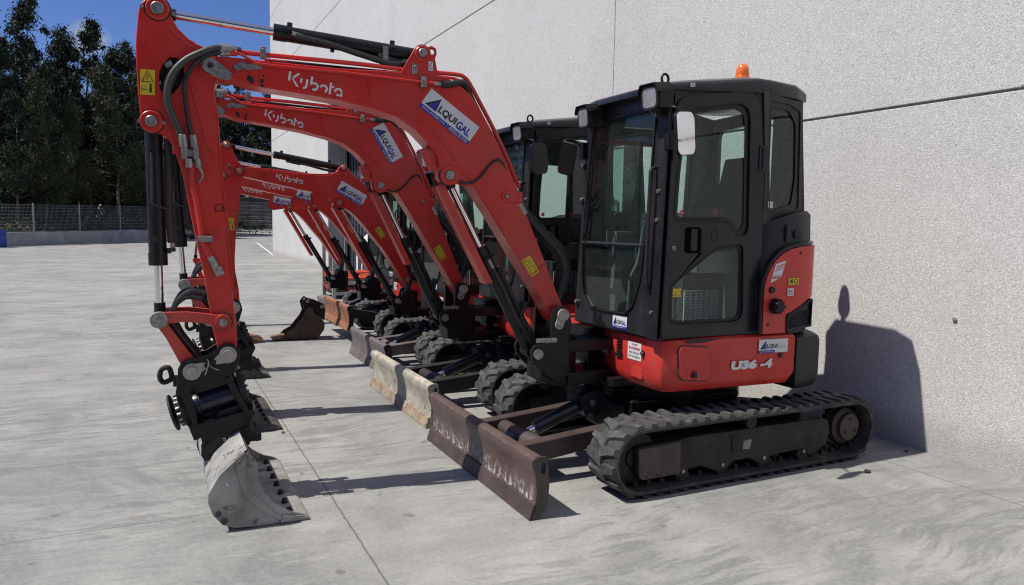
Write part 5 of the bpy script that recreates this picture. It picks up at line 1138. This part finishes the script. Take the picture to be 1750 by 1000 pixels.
    d = MB(); d.poly(dh1, -.694, -.690, holes=[g1]); d.poly(dh2, -.694, -.690, holes=[g2]); d.build('window_border', BLACK, dr)
    d = MB(); d.poly(dh1, -.688, -.684); d.build('door_window', GLASS, dr)
    d = MB(); d.poly(dh2, -.688, -.684); d.build('lower_door_window', GLASS, dr)
    for h_ in (dh1, dh2):
        d = MB(); d.tube([(u, -.704, v) for u, v in h_+h_[:1]], .0055, n=6, sub=1); d.build('window_gasket', BLACK, dr)
    d = MB(); d.poly(rrect(-.352,-.222,1.498,1.660,.018), -.7085, -.70); d.poly(rrect(-.312,-.262,1.512,1.65,.01), -.7185, -.7085, mi=1); d.poly(rrect(-.346,-.318,1.505,1.654,.01), -.7095, -.7083, mi=2)
    d.build('door_handle', [RECESS_SHADE, DARKM, RECESS_SHADE], dr, bevel=.002)
    d = MB(); d.cyl((-.438,-.70,1.529),(-.438,-.713,1.529),.014,n=16); d.cyl((-.438,-.713,1.529),(-.438,-.715,1.529),.007,n=8,mi=1); d.build('key_lock', [STEEL, GAP], dr)
    d = MB(); d.poly(rrect(-.135,-.072,1.577,1.640,.012), -.7075, -.704, holes=[rrect(-.128,-.090,1.584,1.633,.008)]); d.cyl((-.103,-.704,1.648),(-.103,-.709,1.648),.006,n=8); d.cyl((-.103,-.704,1.570),(-.103,-.709,1.570),.006,n=8); d.build('door_catch', BLACK, dr)
    for z in (2.12, 1.20):
        d = MB(); x = .30-(z-1.2)*.035; d.box(x-.032,x+.040,-.713,-.690,z-.085,z+.085); d.cyl((x,-.712,z-.07),(x,-.712,z+.07),.011,n=10); d.build('hinge', DARKM, dr, bevel=.004)
    d = Decal((-.392,-.6955,1.735),(1,0,0),(0,0,1),(0,-1,0)); d.poly(circ(.016,.016,.016,20),0); d.text('avisar',.006,.027,.016,.021,1,1,.01); d.rect(.009,.024,.010,.0115,1,1); d.build('round_sticker',[REDINK,WHITE],dr)
    warn((-.424,-.6955,1.222),(1,0,-.03),(0,0,1),(0,-1,0),.066,.052,dr,None,False)
    d = Decal((.345,-.698,1.80),(.956,.292,0),(0,0,1),(.292,-.956,0)); d.rect(0,.062,0,.042,0); d.text('981 572',.006,.05,.022,.032,1,1,.02); d.text('530',.006,.03,.007,.017,1,1,.02); d.build('window_sticker',[WHITE,BLUE],cab)
    # roof
    RP = [(-.545,.16),(-.565,.06),(-.565,-.52),(-.545,-.64),(-.47,-.705),(-.30,-.715),(.22,-.712),(.36,-.69),(.60,-.66),(.755,-.60),(.80,-.45),(.81,.10),(.72,.20),(-.46,.235)]
    def zt(x): 
        T = [(-.6,2.535),(-.40,2.55),(-.2,2.588),(.0,2.617),(.2,2.640),(.45,2.650),(.65,2.640),(.78,2.615),(.9,2.585)]
        return lerp(T, x)
    zb = lambda x: 2.487+.055*max(0, min(1, (x+.55)/.8))
    d = MB(); d.loft([ring(RP, zb, .03), ring(RP, zb), ring(RP, lambda x: zt(x)-.030), ring(RP, lambda x: zt(x)-.010, .012), ring(RP, zt, .045), ring(RP, lambda x: zt(x)+.018, .13), ring(RP, lambda x: zt(x)+.026, .25)])
    rf = d.build('roof', DARK, P, angle=60)
    d = Decal((-.365,-.716,2.518),(1,0,.12),(0,0,1),(0,-1,0)); d.rect(0,.036,0,.024,0); d.poly([(.012,.005),(.026,.005),(.02,.02)],1,1); d.build('roof_sticker',[WHITE,REDINK],rf)
    d = MB(); d.tube([(-.47+.026*math.cos(R(a)),-.60,2.575+.030*math.sin(R(a))) for a in range(-60, 241, 25)], .008, n=8, sub=2); d.box(-.50,-.44,-.612,-.588,2.53,2.555); d.build('lifting_eye', BLACK, rf)
    if beacon:
        d = MB(); d.cyl((.755,.03,2.60),(.755,.03,2.78),.022,n=16); d.lathe([(0,0),(.058,0),(.060,.012),(.060,.026),(0,.028)], (.755,.03,2.77), (0,0,1), 28)
        bb = d.build('beacon', BLACK, P)
        d = MB(); d.lathe([(.055,.0),(.056,.02),(.053,.025),(.054,.03),(.050,.05),(.0505,.054),(.046,.085),(.038,.108),(.022,.120),(0,.124)], (.755,.03,2.798), (0,0,1), 28); d.build('beacon_lens', AMBER, bb)
    # work lamps
    for (x, y, z, tw) in ((-.60,-.640,2.437,.06), (-.62,.085,2.405,-.05)):
        M = Matrix.Translation((x, y, z)) @ Matrix.Rotation(tw, 4, 'Z') @ Matrix.Rotation(R(-6), 4, 'Y')
        d = MB(); d.poly([(-.075,-.062),(.075,-.062),(.085,.045),(.062,.075),(-.062,.075),(-.085,.045)], .0, .11, lambda u, v, n: tuple(M @ Vector((n, u, v))))
        d.poly([(-.092,.05),(-.068,.090),(.068,.090),(.092,.05),(.092,.03),(.085,.03),(.085,.048),(.064,.082),(-.064,.082),(-.085,.048),(-.085,.03),(-.092,.03)], -.032, .10, lambda u, v, n: tuple(M @ Vector((n, u, v))))
        d.cyl(M @ Vector((.06,0,-.06)), M @ Vector((.06,0,-.105)), .02, n=10)
        lm = d.build('work_lamp', BLACK, P, bevel=.006)
        d = MB(); d.poly(rrect(-.066,.066,-.058,.068,.03), -.016, .004, lambda u, v, n: tuple(M @ Vector((n, u, v)))); d.build('lamp_lens', LENS, lm, bevel=.004)
        d = MB(); d.poly(rrect(-.074,.074,-.064,.074,.034), -.018, .003, lambda u, v, n: tuple(M @ Vector((n, u, v))), holes=[rrect(-.061,.061,-.053,.062,.027)]); d.build('lamp_bezel', DARKM, lm)
    # mirrors on their arms
    for (c_, nrm, w_, h_, tilt, arm_) in (
        ((-.515,-.872,2.212), (.30,-.95,.06), .105, .128, 6, [(-.50,-.705,2.20),(-.505,-.72,2.33),(-.53,-.74,2.365),(-.57,-.79,2.372),(-.555,-.838,2.355),(-.535,-.842,2.30)]),
        ((-.715,.165,2.125), (-.80,-.50,-.30), .066, .118, -16, [(-.52,.255,2.21),(-.60,.26,2.27),(-.68,.25,2.265),(-.71,.20,2.24),(-.705,.18,2.17)])):
        nv = Vector(nrm).normalized(); flip = nrm[0] < 0
        q = nv.to_track_quat('Z', 'Y'); upv = Vector((0,0,1)); xr = upv.cross(nv).normalized(); yr = nv.cross(xr)
        M = Matrix((xr, yr, nv)).transposed().to_4x4(); M.translation = Vector(c_); M = M @ Matrix.Rotation(R(tilt), 4, 'Z')
        sh_ = rnd([(-w_*.92,-h_*.80),(-w_*.70,-h_),(w_*.62,-h_),(w_*.88,-h_*.75),(w_,h_*.72),(w_*.72,h_),(-w_*.55,h_),(-w_*.85,h_*.86)], .035, 4)
        f3 = lambda u, v, n: tuple(M @ Vector((u, v, n)))
        d = MB(); d.poly(sh_, -.020, .0, f3); d.lathe([(0,0),(.022,0),(.022,.022),(.010,.03),(0,.03)], M @ Vector((0,0,-.018)), -nv, 14)
        d.tube(arm_, .0075, n=8, sub=6, mi=0); a0 = Vector(arm_[0]); d.box(a0.x-.02,a0.x+.03,a0.y-.02,a0.y+.03,a0.z-.07,a0.z+.05)
        mr = d.build('wing_mirror', [BLACK], P, bevel=.003)
        d = MB(); d.poly(inset(sh_, .004), -.004, .0025, f3); d.build('mirror_glass', MIRROR if not flip else BLACK, mr)
    # seat and controls
    d = MB(); d.poly(rnd([(-.08,1.36),(.36,1.30),(.38,1.42),(.0,1.49),(-.09,1.46)],.04), -.44, .06); d.box(-.10,.34,-.40,.02,.98,1.32); d.poly(rnd([(.30,1.40),(.42,1.42),(.56,1.92),(.50,2.0),(.42,1.96)],.05), -.43, .05); d.poly(rnd([(.47,1.98),(.55,1.98),(.58,2.16),(.52,2.18)],.03), -.30, -.08)
    st_ = d.build('seat', SEATM, P, bevel=.02)
    d = MB(); d.box(-.14,.36,-.60,-.47,1.36,1.50); d.box(.20,.36,-.60,-.47,.99,1.36); d.box(-.14,.36,.10,.22,1.0,1.52); d.box(-.30,-.12,.12,.26,1.0,1.62)
    for y in (-.535,.16): d.tube([(-.08,y,1.50),(-.10,y,1.58),(-.11,y,1.64)],.012); d.lathe([(0,0),(.02,0),(.026,.05),(.02,.10),(0,.11)],(-.11,y,1.62),(-.1,0,1),12)
    for y in (-.30,-.16): d.tube([(-.38,y,1.0),(-.37,y,1.28),(-.31,y,1.42),(-.27,y,1.66)],.011); d.box(-.45,-.33,y-.045,y+.045,1.0,1.03)
    d.build('console', GREYP, P, bevel=.006)
    d = MB(); gx, gw = -0.086, 0.286
    for k in range(7): d.box(gx+k*gw/6-.006, gx+k*gw/6+.006, -.412, -.402, 1.010, 1.223)
    for k in range(12): d.box(gx-.0055, gx+gw+.0055, -.4115, -.4025, 1.010+k*0.0194-.004, 1.010+k*0.0194+.004)
    d.build('heater_grille', GREYL, P)
    d = MB(); d.tube([(-.06,-.575,1.42),(-.03,-.58,1.58),(-.02,-.582,1.70)],.008,mi=1); d.cyl((-.025,-.582,1.66),(-.01,-.583,1.78),.018,.020,n=12); d.build('safety_lever', [REDGRIP, STEEL], P)
    d = MB(); d.lathe([(0,0),(.06,0),(.06,.11),(.035,.13),(0,.13)],(.56,-.40,1.78),(0,0,1),16); d.build('washer_bottle', WHITE, P)

def swing_bracket(P, xf):
    m = MB()
    for a, b_ in ((-.165,-.130), (.130,.165)): m.poly(BRACKET, a, b_)
    m.box(-1.02,-.82,-.13,.13,.60,.74); m.box(-1.08,-1.0,-.13,-.10,.72,.86); m.cyl((-.83,0,.57),(-.83,0,.89),.118,n=28); m.box(-.92,-.80,-.13,.13,.57,.62)
    sb = m.build('swing_bracket', BLACK, P, bevel=.008, xf=xf)
    for sg in (-1, 1):
        m = MB(); m.cyl((-.884,sg*.16,1.062),(-.884,sg*.185,1.062),.040,n=24); m.cyl((-.910,sg*.16,.995),(-.910,sg*.178,.995),.030,n=20); m.poly([(-.922,1.05),(-.846,1.075),(-.882,.985),(-.938,.998)], sg*.164, sg*.174); m.cyl((-.910,sg*.16,.995),(-.910,sg*.190,.995),.016,n=6,mi=1); m.cyl((-1.058,sg*.155,.802),(-1.058,sg*.178,.802),.034,n=20,mi=1)
        if sg < 0: m.box(-1.075,-.93,-.182,-.166,.880,.908,2); m.cyl((-.955,-.18,.894),(-.955,-.195,.894),.012,n=6,mi=1); m.cyl((-.985,-.18,.894),(-.985,-.195,.894),.012,n=6,mi=1)
        m.build('pivot_pin', [PIN, STEEL, STEEL], sb, xf=xf)

# ------------------------------------------------------------------ boom set of the small machines
BB = [(-2.579,2.182),(-2.561,2.214),(-2.532,2.224),(-2.335,2.219),(-2.178,2.212),(-1.866,2.185),(-1.719,2.184),(-1.556,2.195),(-1.513,2.219),(-1.487,2.258),(-1.461,2.293),(-1.426,2.304),(-1.401,2.288),(-1.349,2.227),(-1.304,2.178),(-1.226,2.122),(-1.147,2.025),(-1.065,1.873),(-1.002,1.739),(-0.924,1.563),(-0.81,1.364),(-0.701,1.162),(-0.642,1.022),(-0.634,0.972),(-0.671,0.938),(-0.714,0.95),(-0.744,1.002),(-0.874,1.203),(-0.976,1.352),(-1.12,1.52),(-1.196,1.614),(-1.291,1.72),(-1.359,1.778),(-1.412,1.81),(-1.479,1.815),(-1.525,1.827),(-1.565,1.865),(-1.623,1.909),(-1.688,1.94),(-1.753,1.977),(-1.868,1.995),(-1.95,2.008),(-2.179,2.053),(-2.349,2.087),(-2.498,2.118),(-2.548,2.131),(-2.574,2.152)]
BA = [(-2.719,2.451),(-2.695,2.473),(-2.661,2.485),(-2.626,2.457),(-2.615,2.421),(-2.599,2.366),(-2.57,2.307),(-2.524,2.241),(-2.49,2.193),(-2.497,2.131),(-2.515,2.081),(-2.536,1.931),(-2.552,1.805),(-2.59,1.479),(-2.605,1.253),(-2.604,1.0),(-2.588,0.841),(-2.607,0.772),(-2.649,0.754),(-2.684,0.799),(-2.699,0.939),(-2.723,1.254),(-2.757,1.627),(-2.79,1.995),(-2.797,2.239),(-2.766,2.393)]
BH = [(-2.688,2.227),(-2.665,2.252),(-2.636,2.242),(-2.619,2.206),(-2.625,2.162),(-2.655,2.13),(-2.69,2.116),(-2.712,2.164)]
def boom_set_small(P, yc, worn, toothed, bdx=0.0, stick=((-1.521,1.992),28.4,.333,.143)):
    xf = Matrix.Translation((bdx, yc, 0))
    m = MB(); m.poly(BB, -.08, .08); bo = m.build('boom', RED, P, bevel=.005, xf=xf)
    pins('pin', [(-2.541,2.179,.045,.024),(-1.433,2.265,.038,.022),(-1.479,1.872,.048,.024),(-.674,.98,.0,.026)], bo, .078, xf)
    m = MB()
    for y in (-.082,.082): m.tube([(-2.2,y,2.09),(-1.80,y,2.02),(-1.62,y,1.95),(-1.50,y,1.87),(-1.38,y,1.815),(-1.24,y,1.71)],.004,n=6); m.tube([(-2.40,y,2.195),(-1.70,y,2.165),(-1.45,y,2.185),(-1.30,y,2.13)],.003,n=6)
    m.build('weld_bead', RED, bo, xf=xf)
    kubota((-2.173,-.0805,2.095), (.993,0,-.115), (.115,0,.993), (0,-1,0), .0715, bo, xf, cut=True)
    (sx_, sz_), sa_, sw_, sh_ = stick; u = Vector((math.cos(R(sa_)),0,-math.sin(R(sa_)))); v = Vector((math.sin(R(sa_)),0,math.cos(R(sa_))))
    alquigal((sx_,-.0805,sz_), u, v, (0,-1,0), sw_, sh_, bo, xf)
    warn((-1.071,-.0805,1.575) if not worn else (-1.071,-.0805,1.575), Vector((.55,0,-.835)), Vector((.835,0,.55)), (0,-1,0), .13, .066, bo, xf, False)
    m = MB()
    for y in (-.07,.05): m.poly([(-1.78,1.965),(-1.72,1.985),(-1.58,1.92),(-1.56,1.84),(-1.70,1.82),(-1.77,1.84)], y, y+.012)
    m.cyl((-1.60,-.07,1.90),(-1.60,-.085,1.90),.016,n=8,mi=1); m.build('lamp_guard', [RED, STEEL], bo, bevel=.003, xf=xf)
    m = MB(); m.poly(BA, -.07, .07, holes=[BH]); ar = m.build('arm', RED, P, bevel=.005, xf=xf)
    pins('pin', [(-2.665,2.441,.042,.024),(-2.71,2.12,.042,.022),(-2.63,.80,.05,.028)], ar, .07, xf)
    warn((-2.668,-.0715,1.545),(1,0,0),(0,0,1),(0,-1,0),.062,.13,ar,xf,True)
    ac = cylinder('arm_cylinder', P, (-2.66,2.445), (-1.433,2.265), .40, .021, .037, xf)
    m = MB(); m.tube([(-2.05,-.02,2.31),(-1.85,-.02,2.285),(-1.65,-.02,2.24),(-1.5,-.02,2.22)],.014); m.tube([(-2.06,-.02,2.335),(-2.03,-.02,2.305),(-1.9,-.02,2.28)],.010); m.build('cylinder_hose', HOSE, ac, xf=xf)
    kc = cylinder('boom_cylinder', P, (-1.479,1.872), (-.81,.735), .40, .021, .038, xf)
    m = MB(); m.poly([(-1.555,1.815),(-1.505,1.835),(-1.09,1.10),(-1.135,1.095)], -.055, -.045); m.poly([(-1.555,1.815),(-1.505,1.835),(-1.09,1.10),(-1.135,1.095)], .045, .055); m.poly([(-1.555,1.815),(-1.54,1.825),(-1.12,1.098),(-1.135,1.095)], -.05, .05)
    m.build('rod_guard', REDW if worn else RED, kc, bevel=.003, xf=xf)
    m = MB(); m.tube([(-1.15,-.04,1.28),(-1.0,-.045,1.03),(-.88,-.03,.85),(-.80,-.02,.78)],.013); m.build('cylinder_hose', HOSE, kc, xf=xf)
    bc = cylinder('bucket_cylinder', P, (-2.86,1.03), (-2.75,2.12), .30, .019, .037, xf)
    for sg in (-1, 1):
        m = MB(); m.poly(rnd([(-2.88,1.07),(-2.62,1.02),(-2.60,.97),(-2.63,.94),(-2.87,.98),(-2.90,1.02)],.03), sg*.075, sg*.093); m.build('guide_link', RED, P, bevel=.003, xf=xf)
    m = MB(); m.poly(rnd([(-2.89,1.06),(-2.84,1.06),(-2.73,.72),(-2.78,.68),(-2.80,.70)],.02), -.06, .06); m.build('bucket_link', RED, P, bevel=.004, xf=xf)
    m = MB()
    for y in (-.10,.08): m.poly(rnd([(-2.82,.74),(-2.66,.84),(-2.58,.82),(-2.56,.74),(-2.60,.58),(-2.78,.42),(-2.84,.50)],.03), y, y+.02)
    m.cyl((-2.63,-.12,.80),(-2.63,.12,.80),.034,n=16); m.cyl((-2.76,-.12,.72),(-2.76,.12,.72),.03,n=16); m.box(-2.80,-2.62,-.08,.08,.46,.56)
    m.build('quick_hitch', DUSTY, P, bevel=.004, xf=xf)
    m = MB()
    for k in range(3): m.tube([(-.90,-.04+k*.04,1.50),(-.76,-.04+k*.04,1.38),(-.66,-.04+k*.04,1.18),(-.62,-.04+k*.04,.98),(-.66,-.03+k*.03,.82)],.022)
    m.build('hose_bundle', HOSE, P, xf=xf)
    m = MB()
    for y in (-.125,.10): m.poly(rnd([(-.70,.87),(-.62,.87),(-.56,.60),(-.70,.56),(-.86,.66),(-.88,.74),(-.82,.79),(-.72,.76)],.03), y, y+.025)
    m.box(-.84,-.60,-.11,.11,.56,.66); m.cyl((-.62,0,.52),(-.62,0,.84),.10,n=24); m.cyl((-.81,-.14,.735),(-.81,.14,.735),.03,n=16,mi=1); m.box(-.83,-.76,-.136,-.126,.705,.74,1)
    m.build('swing_bracket', [BLACK, PIN], P, bevel=.006, xf=xf)
    bx = Matrix.Translation((.30+bdx, 0, 0))
    if not toothed: ditch_bucket(P, BUCKET, yc-.48, yc+.62, BUCKD, bx)
    else: tooth_bucket(P, Matrix.Translation((-2.60+bdx, yc, 0)) @ Matrix.Scale(-1, 4, (1,0,0)), .44, BRUST)
LBP = [(-.225,.115),(-.13,.165),(.0,.325),(.055,.44),(.078,.462),(.125,.452),(.165,.37),(.255,.305),(.303,.22),(.295,.135),(.23,.045),(.157,.012),(-.10,.012),(-.29,.045)]
def tooth_bucket(P, xf, wd, mat):
    """digging bucket, teeth towards local -x"""
    m = MB(); path = [(.10,.455),(.165,.37),(.255,.305),(.303,.22),(.295,.135),(.23,.045),(.157,.012),(-.10,.012),(-.26,.028)]
    inn = [(x-.012 if x > .05 else x, z+.014) for x, z in path]; m.poly(path+inn[::-1], -wd/2, wd/2)
    bk = m.build('bucket', mat, P, bevel=.003, xf=xf) if P else m.build('digging_bucket', mat, None, bevel=.003, xf=xf)
    for y in (-wd/2-.014, wd/2):
        m = MB(); m.poly(LBP, y, y+.014); m.build('side_plate', mat, bk, bevel=.003, xf=xf)
        m = MB(); yy = y-.004 if y < 0 else y+.018; m.poly([(-.24,.06),(-.225,.115),(-.13,.165),(.0,.325),(.04,.30),(-.06,.15),(-.12,.05)], yy-.004, yy+.004); m.build('side_cutter', mat, bk, xf=xf)
    for k in range(5):
        y = -wd/2+.03+(wd-.06)*k/4; m = MB()
        m.loft([[Vector((x, y+sy*w_, z)) for sy, z in ((-1, z0), (1, z0), (1, z1), (-1, z1))] for x, w_, z0, z1 in ((-.22,.03,.014,.07), (-.30,.027,.016,.066), (-.41,.020,.030,.042))])
        m.build('tooth', TOOTH, bk, bevel=.004, xf=xf)
    for y in (-.11, .085):
        m = MB(); m.poly(rnd([(.03,.40),(.0,.53),(.06,.60),(.10,.565),(.18,.55),(.255,.515),(.30,.49),(.315,.40),(.305,.25),(.26,.30),(.17,.36)],.02), y, y+.025); m.build('bucket_ear', BLACK, bk, bevel=.003, xf=xf)
    m = MB(); m.cyl((.07,-.14,.545),(.07,.14,.545),.026,n=14); m.cyl((.265,-.14,.46),(.265,.14,.46),.026,n=14); m.build('cross_pin', STEEL, bk, xf=xf)
    return bk

# ------------------------------------------------------------------ the five machines in their row
GRP = 'red tracked excavators parked in a row'
def children(o): return [c for c in bpy.data.objects if c.parent is o]
P1 = empty('excavator', (0, 0, 0))
tag(P1, 'nearest red excavator, with the worn grey-white bucket and the brown white-scratched dozer blade', 'excavator', GRP)
undercarriage(P1, 1.70, BLADE1, RUST, RUST)
before = set(bpy.data.objects); upper(P1); UP = [o for o in bpy.data.objects if o not in before and o.parent is P1]
before = set(bpy.data.objects); swing_bracket(P1, BF); boom_set(P1, True); BOOMSET = [o for o in bpy.data.objects if o not in before and o.parent is P1]
kids = {}
for o in bpy.data.objects:
    if o.parent: kids.setdefault(o.parent.name, []).append(o)
def copy_tree(o, parent, M=None, skip=()):
    if o.name.split('.')[0] in skip: return None
    c = o.copy(); COL.objects.link(c); c.parent = parent; c.matrix_parent_inverse = Matrix.Identity(4)
    c.matrix_basis = M if M is not None else o.matrix_basis
    for ch in kids.get(o.name, []): copy_tree(ch, c, None, skip)
    return c
def recolour(o, mat_from, mat_to):
    for s_ in o.material_slots:
        if s_.material is mat_from: s_.link = 'OBJECT'; s_.material = mat_to

# second machine: same kind, boom a little higher, arm pulled in
P2 = empty('excavator', (.09, 1.97, 0))
tag(P2, 'second red excavator from the camera, with the cream crusted dozer blade and a dark bucket', 'excavator', GRP)
undercarriage(P2, 1.70, CREAM, CREAM, DUSTY)
for o in UP: copy_tree(o, P2, skip=('beacon', 'model_lettering'))
foot = BF @ Vector((-.884, 0, 1.062)); yax = (BF.to_3x3() @ Vector((0, 1, 0)))
def rot_about(p, axis, ang): return Matrix.Translation(p) @ Matrix.Rotation(ang, 4, axis) @ Matrix.Translation(-p)
SW = rot_about(Vector((-.83, 0, 0)), Vector((0, 0, 1)), R(2.4))
RB = rot_about(foot, yax, R(1.45))
apin = BF @ Vector((-3.039, 0, 2.503)); RA = rot_about(apin, yax, R(-4.6))
for o in BOOMSET:
    nm = o.name.split('.')[0]
    if nm == 'swing_bracket': M = SW
    elif nm in ('arm', 'bucket_cylinder', 'guide_link', 'bucket_link', 'tool_hose', 'tilt_coupler'): M = SW @ RB @ RA
    elif nm == 'bucket': M = Matrix.Translation((.06, -.10, 0))
    else: M = SW @ RB
    c = copy_tree(o, P2, M, skip=('rental_sticker',) if nm == 'boom' else ())
    if nm == 'boom': alquigal((-1.762,-.0955,2.428), Vector((.540,0,-.842)), Vector((.842,0,.540)), (0,-1,0), .332, .138, c, BF)
    if c and nm == 'bucket':
        for q in [c] + [x for x in bpy.data.objects if x.parent is c]: recolour(q, BUCK, BUCKD)

for o in bpy.data.objects:
    if o.name.startswith('mirror_glass') and o.parent and o.parent.parent is P2: recolour(o, MIRROR, BLACK)
# three smaller machines
SM = Matrix.Translation((.05, 0, 0)) @ Matrix.Scale(.90, 4)
DEFS = [((.05, 3.97), 0.0, .10, GREYB, BLACK, 0.0, False, 'third red excavator of the row, with a plain grey-brown dozer blade'),
        ((.175, 6.12), 0.0, -.02, ORUST, BLACK, .20, True, 'fourth red excavator of the row, with its rusty orange dozer blade raised off the ground'),
        ((.45, 7.95), -.35, -.20, GREYB, DUSTY, .0, True, 'farthest red excavator of the row, next to the rack of orange scaffold pieces')]
for st_k, ((x, y), bdx, yc, bm_, em_, bz_, tooth, lab) in zip((((-1.521,1.992),28.4,.333,.143), ((-1.735,1.968),12.0,.330,.122), ((-1.725,1.925),9.0,.330,.120)), DEFS):
    P = empty('excavator', (x, y, 0)); tag(P, lab, 'excavator', GRP)
    have = set(bpy.data.objects); undercarriage(P, 1.52, bm_, em_, DUSTY if bm_ is not GREYB else GREYB, bz_)
    for o in set(bpy.data.objects)-have:
        if o.parent is P: o.matrix_basis = Matrix.Diagonal((.80, 1, .93, 1))
    for o in UP: copy_tree(o, P, SM, skip=('beacon', 'model_lettering', 'main_frame'))
    m = MB(); m.box(-.30,.56,-.60,.60,.54,.85); m.box(-.60,-.28,-.14+yc,.14+yc,.54,.62); m.build('main_frame', BLACK, P, bevel=.006)
    boom_set_small(P, yc, False, tooth, bdx, st_k)

# ------------------------------------------------------------------ things standing about
before = set(bpy.data.objects)
lb = tooth_bucket(None, Matrix.Identity(4), .26, BRUST); lb.location = (-1.49, 6.10, 0)
tag(lb, 'loose brown digging bucket with rusty teeth lying in front of the rusty blade', 'bucket')
rk = tag(empty('pallet_rack', (.12, 11.7, 0)), 'low steel rack full of orange-red scaffold pieces beyond the last excavator', 'rack')
for x in (.0, 1.55):
    for y in (-.5, .5):
        m = MB(); m.box(x-.035, x+.035, y-.035, y+.035, 0, 1.18 if x == 0 else .62); m.box(x-.08, x+.08, y-.08, y+.08, 0, .012); m.build('post', GALV, rk)
for z in (.12, .34):
    for y in (-.5, .5):
        m = MB(); m.box(.036, 1.514, y-.025, y+.025, z-.035, z+.035); m.build('rail', GALV, rk)
    m = MB(); m.box(.0, 1.5, -.47, .47, z-.02, z+.0); m.build('shelf', DUSTY, rk)
rng = random.Random(9)
for k in range(16):
    m = MB(); z = .19+.028*(k % 4)+(.24 if k > 7 else 0); y = -.40+.11*(k % 8); yy = y+rng.uniform(-.02,.02)
    m.cyl((-.06+rng.uniform(0,.12), yy, z), (1.5, yy, z+rng.uniform(0,.05)), .026, n=10); m.box(-.03, .0, yy-.03, yy+.03, z-.03, z+.03)
    o = m.build('scaffold_tube', ORANGE); o.location = (.12, 11.7, 0)
    tag(o, 'orange-red scaffold tube stacked in the low steel rack', 'scaffold tube', 'orange-red scaffold tubes in the rack')
sh = MB(); vs = []
for i in range(9):
    for j in range(7):
        x, y = 1.0+i*.16, 10.5+j*.15; vs.append((x, y, .30+.05*math.sin(i*1.1+j*.7)+.03*noise.noise(Vector((x*6, y*6, 0)))))
fs = [(i*7+j, (i+1)*7+j, (i+1)*7+j+1, i*7+j+1) for i in range(8) for j in range(6)]
sh.add(vs, fs); sh.add([(x, y, z-.30) for x, y, z in vs], [tuple(reversed(f)) for f in fs]) 
rim = [j for j in range(7)] + [i*7+6 for i in range(1, 9)] + [56+j for j in range(5, -1, -1)] + [i*7 for i in range(7, 0, -1)]
sh.f += [[rim[k], rim[(k+1) % len(rim)], 63+rim[(k+1) % len(rim)], 63+rim[k]] for k in range(len(rim))]; sh.m += [0]*len(rim); sh.fl += [False]*len(rim)
tag(sh.build('wrapped_bundle', WHITE), 'white film-wrapped bundle lying on the ground behind the fourth excavator', 'bundle')
hs_ = tag(empty('generator', (2.25, 14.8, 0)), 'white sloped machine housing with small warning signs in the warehouse doorway', 'generator')
m = MB(); m.poly(rnd([(-.55,.12),(.9,.12),(.9,1.35),(-.25,1.35),(-.55,.95)],.08), -.75, .75); m.build('housing', WHITE, hs_, bevel=.02)
m = MB(); m.box(-.5,.85,-.7,.7,0,.118); m.build('skid', GREYP, hs_)
m = MB(); m.box(-.56,-.551,-.35,.05,.30,.75); m.box(-.56,-.551,.20,.5,.30,.75); m.build('vent_panel', BLACK, hs_)
d = Decal((-.552,.30,.80),(0,-1,0),(0,0,1),(-1,0,0)); d.rect(0,.16,0,.18,0,0); d.rect(.02,.07,.03,.15,1,1); d.rect(.09,.14,.03,.15,2,1); d.build('warning_plate',[WHITE,INK,REDINK],hs_)
# crumbs of dirt and leaves
for k, (x, y, lab) in enumerate(((.97,-1.06,'dry curled leaf on the concrete beside the mirror shadow'), (-2.47,1.44,'crumb of dry earth at the lip of the second bucket'), (1.72,-.86,'small dark stone at the foot of the wall by the shadow edge'))):
    m = MB(); rng = random.Random(k)
    if k == 0: m.add([(0,0,.004),(.05,.012,.022),(.10,.0,.006),(.05,-.022,.012),(.05,.0,.004)], [(0,1,4),(1,2,4),(2,3,4),(3,0,4)])
    else:
        m.lathe([(.0,0),(.012,.002),(.015,.007),(.008,.013),(0,.015)], (0,0,0), (0,0,1), 7)
    o = m.build('dry_leaf' if k == 0 else 'pebble', BRUST); o.location = (x, y, .001); o.rotation_euler = (0,0,k*1.3); tag(o, lab, 'leaf' if k == 0 else 'pebble')
m = MB(); m.lathe([(0,-.012),(.012,-.008),(.018,.002),(.014,.006),(0,.008)], (0,0,0), (-1,0,0), 7); o = m.build('clay_splat', TAN); o.location = (XW-.008, -1.07, 1.03); tag(o, 'small brown clay splat stuck on the pebble wall', 'dirt splat')
